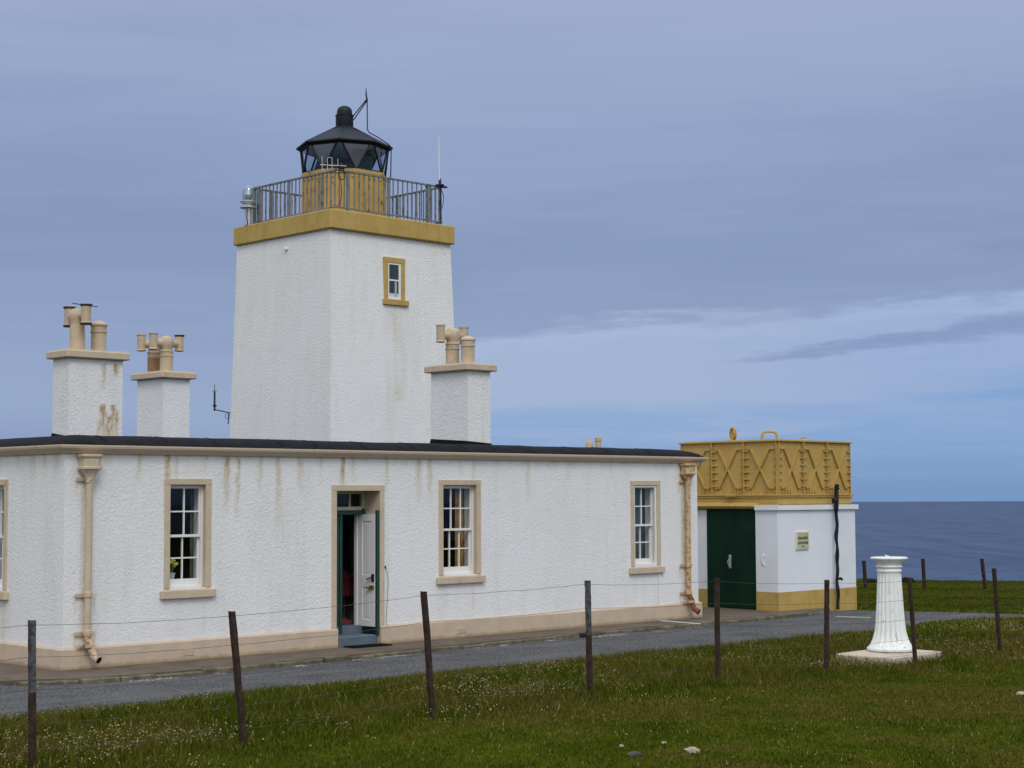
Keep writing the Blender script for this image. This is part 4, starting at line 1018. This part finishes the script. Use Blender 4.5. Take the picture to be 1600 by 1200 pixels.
m = MB(); yy = .19; m.tube([(sx0-.005, yy, 1.20), (sx0-.035, yy, 1.17), (sx0-.03, yy+.02, 1.05), (sx0-.01, yy-.03, .97)], .013, 6); m.bbox(sx0-.012, sx0, yy-.03, yy+.03, 1.16, 1.22, .003); m.build('wall_hook', 'white_wood', store, smooth=True)
m = MB(); m.tube([(18.98, sy0-.015, 2.17), (18.98, sy0-.015, .42)], .012, 6); m.build('conduit', 'white_render', store)

# sign
sg = empty('sign', (17.65, -.20, 1.5), 'cream name plaque lettered ESHANESS LIGHTHOUSE on the white store wall', 'sign')
m = MB(); m.bbox(17.65, 18.12, -.225, -.191, 1.30, 1.70, .006); m.build('frame', 'sign_frame', sg)
m = MB(); m.bbox(17.675, 18.095, -.231, -.2255, 1.325, 1.675, .003); m.build('board', 'sign_face', sg)
def words(txt, x, z, size, wmax):
    cu = bpy.data.curves.new('lettering', 'FONT'); cu.body = txt; cu.size = size; cu.align_x = 'CENTER'; cu.extrude = .0015; cu.offset = .0016
    ob = bpy.data.objects.new('tmp_text', cu); COL.objects.link(ob); bpy.context.view_layer.update()
    me = bpy.data.meshes.new_from_object(ob.evaluated_get(bpy.context.evaluated_depsgraph_get())); wd = ob.dimensions.x
    bpy.data.objects.remove(ob); me.materials.clear(); me.materials.append(MATS['letter'])
    k = wmax/wd; me.transform(Matrix.Translation((x, -.2335, z)) @ Matrix.Rotation(R(90), 4, 'X') @ Matrix.Diagonal((k, 1, 1, 1)))
    o = bpy.data.objects.new('lettering', me); COL.objects.link(o); o.parent = sg; o.location = (-17.65, .20, -1.5)
words('ESHANESS', 17.885, 1.525, .082, .35); words('LIGHTHOUSE', 17.885, 1.42, .082, .38); words('NLB', 17.885, 1.355, .042, .07)

# black wrapped standpipe against the store
m = MB(); pts = []; rs = []
for k in range(40):
    z = -.06+k*2.79/39; pts.append((19.05+.007*math.sin(k*.5)+(.03 if z > 2.4 else 0)+.012*noise.noise((z*3, 0, 0)), -.31+.01*math.sin(k*.9), z)); rs.append(.037+.012*noise.noise((z*4, 5, 1))+(.012 if z > 2.1 else 0))
m.tube(pts, rs, 10); m.bbox(18.96, 19.10, -.36, -.24, 2.30, 2.42, .02); m.tube([(19.05, -.31, .62), (19.14, -.34, .63), (19.18, -.34, .60)], .03, 8); m.tube([(19.06, -.31, 2.6), (19.14, -.33, 2.64)], .02, 6)
o = m.build('standpipe', 'black_paint', smooth=True); tag(o, 'black lagged pipe standing against the white store wall and the tank', 'pipe')

# ------------------------------------------------------------------ water tank
TX0, TX1, TY0, TY1, TZ0, TZ1 = 17.21, 19.91, -.08, 2.62, 2.49, 3.69
tank = empty('water_tank', (17.21, -.08, 2.30), 'ochre painted sectional iron water tank with crossed ribs on the store roof', 'tank')
m = MB(); m.box(TX0-.0, TX1, TY0, TY1, TZ0+.02, TZ1-.02); m.build('tank_body', 'ochre_tank', tank)
m = MB(); m.bbox(TX0-.06, TX1+.06, TY0-.06, TY1+.06, TZ1-.022, TZ1+.01, .004); m.bbox(TX0+.05, TX1-.05, TY0+.05, TY1-.05, TZ1+.01, TZ1+.03, .004)
lid = m.build('tank_lid', 'ochre_tank', tank)
m = MB(); m.box(TX0-.01, TX1+.01, TY0-.01, TY1+.01, TZ0-.026, TZ0-.011); m.bbox(TX0-.07, TX1+.07, TY0-.07, TY1+.07, TZ0-.012, TZ0+.022, .004); m.bbox(TX0-.06, TX1+.06, TY0-.06, TY1+.06, TZ0-.05, TZ0-.025, .004); m.build('base_flange', 'ochre_tank', tank)
m = MB(); m.bbox(TX0-.03, TX1+.03, TY0-.03, TY1+.03, 2.298, TZ0-.052, .005); m.build('bearer', 'ochre_tank', tank)
faces = [((TX0, TY0), (1, 0), (0, -1)), ((TX0, TY1), (0, -1), (-1, 0))]
faces += [((TX1, TY0), (0, 1), (1, 0)), ((TX1, TY1), (-1, 0), (0, 1))]
BW = .90; H = TZ1-TZ0
ribs = MB()
for fi, ((ox, oy), d, nn) in enumerate(faces):
    Tm = Matrix(((d[0], nn[0], 0, ox), (d[1], nn[1], 0, oy), (0, 0, 1, TZ0), (0, 0, 0, 1)))   # u along, v outwards, z up
    for b in range(4):
        u = b*BW; m = MB(); m.T = Tm
        if b in (1, 2):
            m.box(u-.012, u+.012, 0, .055, .022, H-.022)
            m.box(u-.05, u-.045, 0, .02, .022, H-.022)
        else:
            uu = .004 if b == 0 else u-.004; m.box(min(uu, uu+(.012 if b == 0 else -.012)), max(uu, uu+(.012 if b == 0 else -.012)), 0, .05, .022, H-.022)
        for k in range(6):       # bolt bosses between ledges
            z = .20+k*.155
            if 0 < b < 3: m.tube([Tm.inverted() @ (Tm @ Vector((u+.04, .0, z+.07))), Vector((u+.04, .022, z+.07))], .012, 6)
            for sg_ in (-1, 1):
                if (b == 0 and sg_ < 0) or (b == 3 and sg_ > 0): continue
                a0, a1 = (u+.013, u+.15) if sg_ > 0 else (u-.15, u-.013)
                if sg_ > 0: a1 = u+.15
                else: a0 = u-.10
                # little horizontal web, wide at the rib
                if sg_ > 0: pts = [(a0, 0), (a1, 0), (a1-.02, .03), (a0, .055)]
                else: pts = [(a1, 0), (a0, 0), (a0+.02, .03), (a1, .055)]
                m.add([(p[0], p[1], z-.010) for p in pts] + [(p[0], p[1], z+.010) for p in pts], [(0, 1, 2, 3), (4, 5, 6, 7), (0, 1, 5, 4), (1, 2, 6, 5), (2, 3, 7, 6), (3, 0, 4, 7)])
        m.build('rib', 'ochre_tank', tank)
    for b in range(3):
        m = MB(); m.T = Tm; u0 = b*BW; a, c_ = u0+.20, u0+BW-.20; z0_, z1_ = .16, H-.18
        for k, (p, q) in enumerate((((a, z0_), (c_, z1_)), ((a, z1_), (c_, z0_)))):
            e = .0015*k
            m.bar((p[0], .027, p[1]), (q[0], .027, q[1]), (.036-e*2), .056-e*4, up=(0, 1, 0))
        for z in (z0_, z1_):
            m.box(u0+.075, u0+.215, 0, .034, z-.014, z+.014); m.box(u0+BW-.215, u0+BW-.075, 0, .034, z-.014, z+.014)
        for k in range(7):     # slanting webs at the foot
            uu = u0+.15+k*.10; s_ = (-1 if k < 3.5 else 1)*.02
            m.add([(uu-.005, 0, .14), (uu+.005, 0, .14), (uu+.005, 0, .022), (uu-.005, 0, .022), (uu+.005+s_, .05, .022), (uu-.005+s_, .05, .022)], [(0, 1, 2, 3), (0, 3, 5), (1, 4, 2), (0, 5, 4, 1), (3, 2, 4, 5)])
        m.build('cross_brace', 'ochre_tank', tank)
m = MB(); hx, hy = 18.05, .75
m.tube([(hx-.13, hy+.12, TZ1), (hx-.13, hy+.12, TZ1+.13), (hx-.12, hy+.11, TZ1+.19), (hx-.07, hy+.065, TZ1+.23), (hx+.06, hy-.05, TZ1+.23), (hx+.11, hy-.10, TZ1+.19), (hx+.12, hy-.11, TZ1+.13), (hx+.12, hy-.11, TZ1)], .03, 10)
m.build('vent_hoop', 'ochre_tank', tank, smooth=True)
m = MB(); hx, hy = 19.2, .8; m.tube([(hx, hy, TZ1), (hx, hy, TZ1+.08), (hx+.05, hy-.05, TZ1+.12), (hx+.12, hy-.12, TZ1+.13)], .022, 8); m.build('spout', 'ochre_tank', tank, smooth=True)
gx, gy = 17.42, 1.30
m = MB(); m.tube([(gx, gy, TZ1), (gx, gy, TZ1+.16)], [.06, .035], 8); m.bbox(gx-.12, gx+.02, gy-.10, gy+.10, TZ1+.01, TZ1+.04, .005)
m.T = Matrix.Translation((gx, gy, TZ1+.18)) @ Matrix.Rotation(R(-30), 4, 'Z') @ Matrix.Rotation(R(90), 4, 'Y')
prp = [(.125, -.03), (.145, -.032), (.15, -.02), (.128, 0), (.15, .02), (.145, .032), (.125, .03)]
nn_ = 24; vs = []; 
for j in range(nn_):
    a = 2*math.pi*j/nn_
    for r_, z in prp: vs.append((r_*math.cos(a), r_*math.sin(a), z))
k = len(prp); m.add(vs, [(j*k+i, j*k+(i+1) % k, ((j+1) % nn_)*k+(i+1) % k, ((j+1) % nn_)*k+i) for j in range(nn_) for i in range(k)])
for q in range(3): a = q*math.pi/3; m.bar((-.13*math.cos(a), -.13*math.sin(a), 0), (.13*math.cos(a), .13*math.sin(a), 0), .015, .015)
m.build('pulley', 'ochre_tank', tank, smooth=True)
m = MB(); m.T = Matrix.Translation((TX0-.10, 1.14, TZ0)); m.bbox(-.06, .04, -.12, .0, -.03, .03, .01); m.bbox(-.05, .04, .03, .12, -.035, .02, .01); m.build('valve', 'ochre_tank', tank)
m = MB(); m.tube([(17.15, 2.35, 3.22), (16.7, 2.15, 3.2), (16.45, 1.9, 3.25)], .04, 8); m.bbox(16.55, 16.8, 2.0, 2.25, 3.24, 3.30, .01); m.tube([(16.62, 2.1, 3.2), (16.62, 2.1, 3.42)], .02, 6); m.tube([(16.5, 2.1, 3.42), (16.74, 2.1, 3.42)], .015, 6); m.build('inlet_valve', 'ochre_tank', tank, smooth=True)

# ------------------------------------------------------------------ sundial column
SC = (10.31, -7.36)
sl_ = MB(); sl_.T = Matrix.Translation((10.11, -7.44, 0)) @ Matrix.Rotation(R(2), 4, 'Z'); sl_.bbox(-.72, .72, -.54, .50, -.22, .04, .018)
dial = empty('sundial', (10.31, -7.36, .04), 'white fluted iron sundial column flaring to its foot, on a stone slab in the grass', 'sundial')
sl_.build('base_slab', 'slab', dial)
zz0 = .045; Hc = 1.50
prof = [(.345, 0), (.365, .012), (.37, .04), (.36, .055), (.345, .065), (.335, .075), (.300, .13), (.272, .20), (.246, .30), (.230, .42), (.219, .56), (.209, .72), (.199, .90), (.190, 1.08), (.184, 1.20), (.182, 1.225), (.185, 1.23)]
def flute(r_, z, j, n):
    zz = z-zz0
    if zz < .085 or zz > 1.215: return r_
    amt = smooth01(.085, .15, zz)*smooth01(1.215, 1.18, zz)
    ph = (j*20/n) % 1.0; g = math.sin(math.pi*ph)**.8
    return r_ - .022*g*amt*(r_/.22)
fine = []
for (r0, z0_), (r1, z1_) in zip(prof[:-1], prof[1:]):
    kk = max(1, int((z1_-z0_)/.03))
    fine += [(r0+(r1-r0)*i/kk, z0_+(z1_-z0_)*i/kk) for i in range(kk)]
fine.append(prof[-1])
m = MB(); m.lathe([(r_, z+zz0) for r_, z in fine], 160, (SC[0], SC[1], 0), rf=flute); m.build('shaft', 'dial_white', dial, smooth=True)
m = MB(); m.lathe([(.18, 1.225), (.190, 1.232), (.196, 1.25), (.190, 1.268), (.180, 1.275), (.180, 1.295), (.195, 1.30), (.208, 1.315), (.202, 1.332), (.186, 1.34), (.200, 1.375), (.225, 1.40), (.262, 1.42), (.285, 1.432), (.293, 1.447), (.288, 1.462), (.27, 1.468), (.05, 1.470)], 64, (SC[0], SC[1], zz0)); m.build('capital', 'dial_white', dial, smooth=True)
m = MB(); m.prism([(SC[1]-.06, 1.512), (SC[1]+.07, 1.512), (SC[1]+.07, 1.55)], 0, SC[0]-.002, SC[0]+.002); m.build('gnomon', 'dial_white', dial)
m = MB(); m.T = Matrix.Translation((10.09, -7.74, .045))
for k in range(7): m.T = Matrix.Translation((10.09+.045*k, -7.70-.02*(k % 3), .045)); m.lathe([(.03, 0), (.035, .008), (.01, .016)], 6, rf=lambda r_, z, j, n: r_*(1+.3*math.sin(j*2)))
m.build('paint_flakes', 'stone_pale', dial)

# ------------------------------------------------------------------ wire fences of leaning iron posts
def post_geo(base, top, bare=False, r_=.026):
    """L section iron post; returns two meshes: lower rusty, upper bare if asked"""
    b = Vector(base); t = Vector(top); out_ = []
    segs = [(0, 1)] if not bare else [(0, .55), (.55, 1)]
    for s0, s1 in segs:
        mb = MB(); n = 14; prof2 = [(-r_, -r_), (r_, -r_), (r_, -r_+.012), (-r_+.014, -r_+.012), (-r_+.014, r_), (-r_, r_)]; vs = []
        for k in range(n+1):
            f = s0+(s1-s0)*k/n; c_ = b.lerp(t, f); j = .0025
            for px_, py_ in prof2: vs.append((c_.x+px_*1.0+random.uniform(-j, j)+.006*noise.noise((f*5, b.x, 0)), c_.y+py_+random.uniform(-j, j), c_.z))
        q = len(prof2); fs = [(k*q+i, k*q+(i+1) % q, (k+1)*q+(i+1) % q, (k+1)*q+i) for k in range(n) for i in range(q)] + [tuple(range(q)), tuple(n*q+i for i in range(q))]
        mb.add(vs, fs); out_.append(mb)
    return out_
FP = [((-7.55, -8.55, 0), (-7.6, -8.5, 1.40), False), ((-5.10, -8.50, .03), (-5.115, -8.48, 1.414), True), ((-2.874, -8.588, .05), (-3.025, -8.565, 1.391), False), ((-.559, -8.75, .13), (-.676, -8.73, 1.49), False), ((2.211, -8.45, .14), (2.202, -8.43, 1.486), True), ((4.822, -8.3, .09), (4.847, -8.28, 1.415), False),
      ((7.306, -8.25, -.04), (7.389, -8.23, 1.292), False), ((9.613, -8.25, -.06), (9.517, -8.23, 1.24), False), ((12.183, -8.2, -.05), (12.079, -8.18, 1.298), False), ((14.9, -8.1, -.07), (14.95, -8.1, 1.28), False)]
# keep each on its sight line measured from the photo by using ground height at the foot
fence = empty('wire_fence', (2, -8.4, 0), 'long wire fence of leaning rusty iron posts crossing the grass in front', 'fence')
fixed = []
for i, (b, t, bare) in enumerate(FP):
    gz = float(ground_z(b[0], b[1])); bb = (b[0], b[1], gz-.08); fixed.append((bb, t))
    ms = post_geo(bb, t, bare)
    o = ms[0].build('post', 'fence_rust', fence)
    if bare: o['label'] = 'post with a bare grey upper half'; ms[1].build('bare_upper', 'fence_bare', o)
for wz in (.045, .33, .62, .92, 1.15):
    m = MB(); pts = []
    for i in range(len(fixed)-1):
        (b0, t0), (b1, t1) = fixed[i], fixed[i+1]
        def at(b, t): f = 1 - wz/ (t[2]-b[2]); return Vector(b).lerp(Vector(t), f) + Vector((0, .028, 0))
        P0, P1 = at(b0, t0), at(b1, t1); K = 12
        for k in range(K):
            f = k/K; p = P0.lerp(P1, f); p.z -= .05*f*(1-f)*4*.4 + .006*noise.noise((p.x*2, wz*9, 0)); pts.append(p)
    pts.append(P1); m.tube(pts, .0022, 5); m.build('wire_strand', 'wire', fence)
cf = empty('wire_fence', (36, 8, -.6), 'distant fence of dark leaning posts along the cliff edge before the sea', 'fence')
REAR = [((35.1, 9.72, -.68), (35.01, 9.72, .31)), ((36.5, 8.36, -.74), (36.41, 8.35, .364)), ((37.93, 6.94, -.63), (37.8, 6.98, .355)), ((39.9, 5.2, -.68), (39.9, 5.2, .34))]
for (b_, t_) in (REAR):
    ms = post_geo((b_[0], b_[1], b_[2]-.12), t_, False, .045); ms[0].build('post', 'fence_rust', cf)

# ------------------------------------------------------------------ loose things
def stone(x, y, r_, sq, mt_, lab, name='stone', seed=0, cat='stone'):
    mb = MB(); n = 14; vs = []; fs = []; R2 = 9
    for i in range(R2):
        ph = math.pi*i/(R2-1)
        for j in range(n):
            a = 2*math.pi*j/n; d = Vector((math.sin(ph)*math.cos(a), math.sin(ph)*math.sin(a), math.cos(ph))); k = 1+.35*noise.noise(d*1.6+Vector((seed, 0, 0)))
            vs.append((x+d.x*r_*k*sq[0], y+d.y*r_*k*sq[1], float(ground_z(x, y))+.02+d.z*r_*k*sq[2]))
    fs = [(i*n+j, i*n+(j+1) % n, (i+1)*n+(j+1) % n, (i+1)*n+j) for i in range(R2-1) for j in range(n)]
    mb.add(vs, fs); o = mb.build(name, mt_, smooth=True); tag(o, lab, cat)
stone(-.41, -12.187, .07, (1.05, 1.05, .45), 'stone_pale', 'largest pale stone lying in the grass at the bottom of the view', seed=3)
stone(-.23, -11.69, .030, (1, .8, .5), 'stone_pale', 'small pale stone a little behind the largest pale one', seed=9)
stone(-.694, -11.559, .026, (1, .7, .6), 'stone_pale', 'tiny white pebble left of the other pale stones', seed=5)
stone(-.948, -11.952, .075, (1.0, .8, .35), 'stone_dark', 'flat dark grey stone nearly sunk in the front grass', seed=7)
stone(6.67, -11.61, .075, (1, .8, .4), 'stone_pale', 'grey stone lying in the grass at the right edge of the view', seed=12)
stone(.316, -8.39, .09, (1.3, .8, .4), 'soil', 'dark clod of turned earth right of the third fence post from the left', name='clod', seed=21, cat='clod')
stone(2.0, -8.55, .10, (1.3, .8, .4), 'soil', 'dark clod of turned earth at the foot of the half bare middle post', name='clod', seed=25, cat='clod')
stone(42.14, 12.63, .26, (1.5, 1, .55), 'soil', 'low brown mound on the far cliff top behind the column', name='mound', seed=31, cat='mound')
stone(41.2, 13.55, .20, (1.6, 1, .45), 'soil', 'smaller brown mound at the cliff top beside the store', name='mound', seed=35, cat='mound')
m = MB(); m.T = Matrix.Translation((17.22, -1.95, -.07)) @ Matrix.Rotation(R(-76), 4, 'Z'); m.bbox(-.38, .38, -.04, .04, 0, .025, .004); o = m.build('plank', 'timber_pale'); tag(o, 'pale wooden batten lying on the road beyond the store corner', 'plank')
m = MB(); m.T = Matrix.Translation((13.06, -.76, .0)) @ Matrix.Rotation(R(-96), 4, 'Z'); m.bbox(-.56, .56, -.012, .012, 0.0, .018, .003); o = m.build('conduit_strip', 'white_render'); tag(o, 'thin white strip crossing the pavement near the right end of the house', 'strip')
m = MB(); m.T = Matrix.Translation((9.95, -1.10, -.05)) @ Matrix.Rotation(R(2), 4, 'Z'); m.bbox(-.15, .15, -.05, .05, 0, .065, .01); o = m.build('drain_cover', 'iron'); tag(o, 'dark iron drain edge set in the kerb below the right window', 'drain')

# ------------------------------------------------------------------ grass and flowers
def blade_mat():
    m = bpy.data.materials.new('grass_blades'); m.use_nodes = True; t = NT(m.node_tree); b = t.n['Principled BSDF']
    b.inputs['Roughness'].default_value = .9; b.inputs['Specular IOR Level'].default_value = .0
    g = t.new('ShaderNodeNewGeometry'); P = g.outputs['Position']; c = grass_colour(t, P)
    a = t.new('ShaderNodeAttribute', attribute_name='rnd'); rv = a.outputs['Fac']
    c = t.mix(t.math('MULTIPLY', t.rng(rv, .55, 1.0), .65), c, (.155, .155, .028))
    c = t.mix(t.rng(rv, .965, .975), c, (.28, .23, .11))
    sx_ = t.new('ShaderNodeSeparateXYZ'); t.put(sx_.inputs[0], P); c = t.mix(t.rng(sx_.outputs[0], 19, 25, 0, .45), c, (.034, .050, .005))
    c = t.mix(t.rng(rv, .25, .0, 0, .55), c, (.018, .032, .006))
    t.put(b.inputs['Base Color'], c)
    tl = t.new('ShaderNodeBsdfTranslucent'); t.put(tl.inputs[0], c); mx = t.new('ShaderNodeMixShader'); mx.inputs[0].default_value = .22
    t.l.new(b.outputs[0], mx.inputs[1]); t.l.new(tl.outputs[0], mx.inputs[2]); t.l.new(mx.outputs[0], t.n['Material Output'].inputs[0])
    MATS['grass_blades'] = m
blade_mat()
def vnoise(x, y, s, seed=0):
    """cheap smooth value noise, vectorised"""
    x = x*s+seed*17.3; y = y*s+seed*9.1; xi = np.floor(x).astype(int); yi = np.floor(y).astype(int); fx = x-xi; fy = y-yi
    fx = fx*fx*(3-2*fx); fy = fy*fy*(3-2*fy)
    h = lambda a, b: (np.sin(a*127.1+b*311.7)*43758.5453) % 1.0
    return (h(xi, yi)*(1-fx)+h(xi+1, yi)*fx)*(1-fy) + (h(xi, yi+1)*(1-fx)+h(xi+1, yi+1)*fx)*fy
F2 = np.array([.6995, .7146]); R2_ = np.array([.7146, -.6995])
def wedge(n, d0, d1, spread=.36, power=1.0):
    d = d0 + (d1-d0)*RNG.random(n)**power; s = (RNG.random(n)*2-1)*spread*(d+3)
    p = np.array([CAMP.x, CAMP.y]) + d[:, None]*F2 + s[:, None]*R2_
    return p[:, 0], p[:, 1], d
def ok_mask(x, y):
    lo = road_low(x) + .10*(vnoise(x, x*0, 3.0)-.5); up = road_up(x)
    onroad = (y > lo) & (y < up) & (x < 33)
    hs = (x > -1.2) & (x < 20.0) & (y > -.9)
    west = (x <= -1.2) & (y > -4.2) & (y < 12)
    slabm = (np.abs(x-10.11) < .73) & (np.abs(y+7.44) < .52)
    s = x*.7146+y*.6995
    return ~(onroad | hs | west | slabm) & (s < 40.4)
def grass(name, n, d0, d1, h0, h1, w_, label, power):
    x, y, d = wedge(n, d0, d1, power=power); k = ok_mask(x, y); x, y, d = x[k], y[k], d[k]
    z = ground_z(x, y); n = len(x)
    behind = smooth01(-9.6, -8.2, y)*(x < 21)
    lush = .55 + .55*vnoise(x, y, .9, 1) + .35*vnoise(x, y, 3.1, 2)
    h = (h0+(h1-h0)*RNG.random(n)**1.6)*lush*(.55+.75*behind)
    h *= np.where(np.abs(y-road_low(x)) < .25, .7, 1) * (.62+.38*smooth01(-10.2, -8.6, y))
    a = RNG.random(n)*6.283; w2 = w_*(.6+.8*RNG.random(n)); ln = h*(.25+.75*RNG.random(n)); la = RNG.random(n)*6.283
    ux, uy = np.cos(a)*w2/2, np.sin(a)*w2/2
    mx_, my_ = x+.35*ln*np.cos(la), y+.35*ln*np.sin(la); tx_, ty_ = x+ln*np.cos(la), y+ln*np.sin(la)
    V = np.empty((n, 5, 3)); V[:, 0] = np.stack([x-ux, y-uy, z-.01], -1); V[:, 1] = np.stack([x+ux, y+uy, z-.01], -1)
    V[:, 2] = np.stack([mx_+ux*.75, my_+uy*.75, z+h*.62], -1); V[:, 3] = np.stack([mx_-ux*.75, my_-uy*.75, z+h*.62], -1); V[:, 4] = np.stack([tx_, ty_, z+h], -1)
    me = bpy.data.meshes.new(name); me.vertices.add(n*5); me.vertices.foreach_set('co', V.reshape(-1).astype(np.float32))
    base = (np.arange(n)*5)[:, None]; loops = np.concatenate([base+np.array([[0, 1, 2, 3]]), base+np.array([[3, 2, 4]])], 1).reshape(-1)
    me.loops.add(n*7); me.loops.foreach_set('vertex_index', loops.astype(np.int32))
    me.polygons.add(n*2); st = (np.arange(n)*7)[:, None]+np.array([[0, 4]]); me.polygons.foreach_set('loop_start', st.reshape(-1).astype(np.int32))
    try: me.polygons.foreach_set('loop_total', np.tile([4, 3], n).astype(np.int32))
    except Exception: pass
    me.update(); me.validate()
    at = me.attributes.new('rnd', 'FLOAT', 'POINT'); at.data.foreach_set('value', np.repeat(RNG.random(n), 5).astype(np.float32))
    me.materials.append(MATS['grass_blades']); o = bpy.data.objects.new(name, me); COL.objects.link(o); tag(o, label, 'grass', kind='stuff')
grass('grass', 330000, 14.0, 31, .035, .12, .010, 'short rough grass growing in front of the road and round the fence', 1.0)
grass('grass', 110000, 30, 66, .03, .085, .026, 'coarser grass of the far cliff top before the sea', 1.0)

def thrift(n):
    x, y, d = wedge(n, 14.5, 36); k = ok_mask(x, y); x, y, d = x[k], y[k], d[k]
    band = np.exp(-((y+8.0)/1.2)**2)*.9 + .50*((y > -8.3) & (y < -4.5)) + .012 + .35*((x > 13) & (y < -4))
    dn = vnoise(x, y, .7, 4)*.6+vnoise(x, y, 2.6, 5)*.4; keep = RNG.random(len(x)) < band*np.clip((dn-.50)*6, 0.015, 1)
    x, y = x[keep], y[keep]; z = ground_z(x, y); n = len(x); r_ = .005+.0075*RNG.random(n)**1.5; hh = .05+.09*RNG.random(n)
    dirs = np.array([[1, 0, 0], [.31, .95, 0], [-.81, .59, 0], [-.81, -.59, 0], [.31, -.95, 0], [0, 0, .8], [0, 0, -.6]])
    V = np.empty((n, 7, 3)); C_ = np.stack([x, y, z+hh], -1)
    for q in range(7): V[:, q] = C_ + dirs[q]*r_[:, None]
    me = bpy.data.meshes.new('thrift_flowers'); base = (np.arange(n)*7)[:, None]
    tri = []
    for q in range(5): tri += [[q, (q+1) % 5, 5], [(q+1) % 5, q, 6]]
    tri = np.array(tri); loops = (base[:, :, None]+tri[None]).reshape(-1); nt = n*len(tri)
    me.vertices.add(n*7); me.vertices.foreach_set('co', V.reshape(-1).astype(np.float32)); me.loops.add(nt*3); me.loops.foreach_set('vertex_index', loops.astype(np.int32))
    me.polygons.add(nt); me.polygons.foreach_set('loop_start', (np.arange(nt)*3).astype(np.int32)); me.update(); me.validate()
    at = me.attributes.new('rnd', 'FLOAT', 'POINT'); at.data.foreach_set('value', np.repeat(RNG.random(n), 7).astype(np.float32))
    me.materials.append(MATS['thrift']); o = bpy.data.objects.new('thrift_flowers', me); COL.objects.link(o); tag(o, 'pale faded flower heads scattered through the grass along the fence', 'flowers', kind='stuff')
def th_fn(t, P, c, b):
    a = t.new('ShaderNodeAttribute', attribute_name='rnd')
    return t.ramp(a.outputs['Fac'], [(0, (.26, .19, .08)), (.4, (.36, .28, .15)), (.75, (.42, .34, .22)), (1, (.50, .45, .36))])
mat('thrift', (.5, .4, .3), .9, fn=th_fn, spec=.1)
thrift(60000)
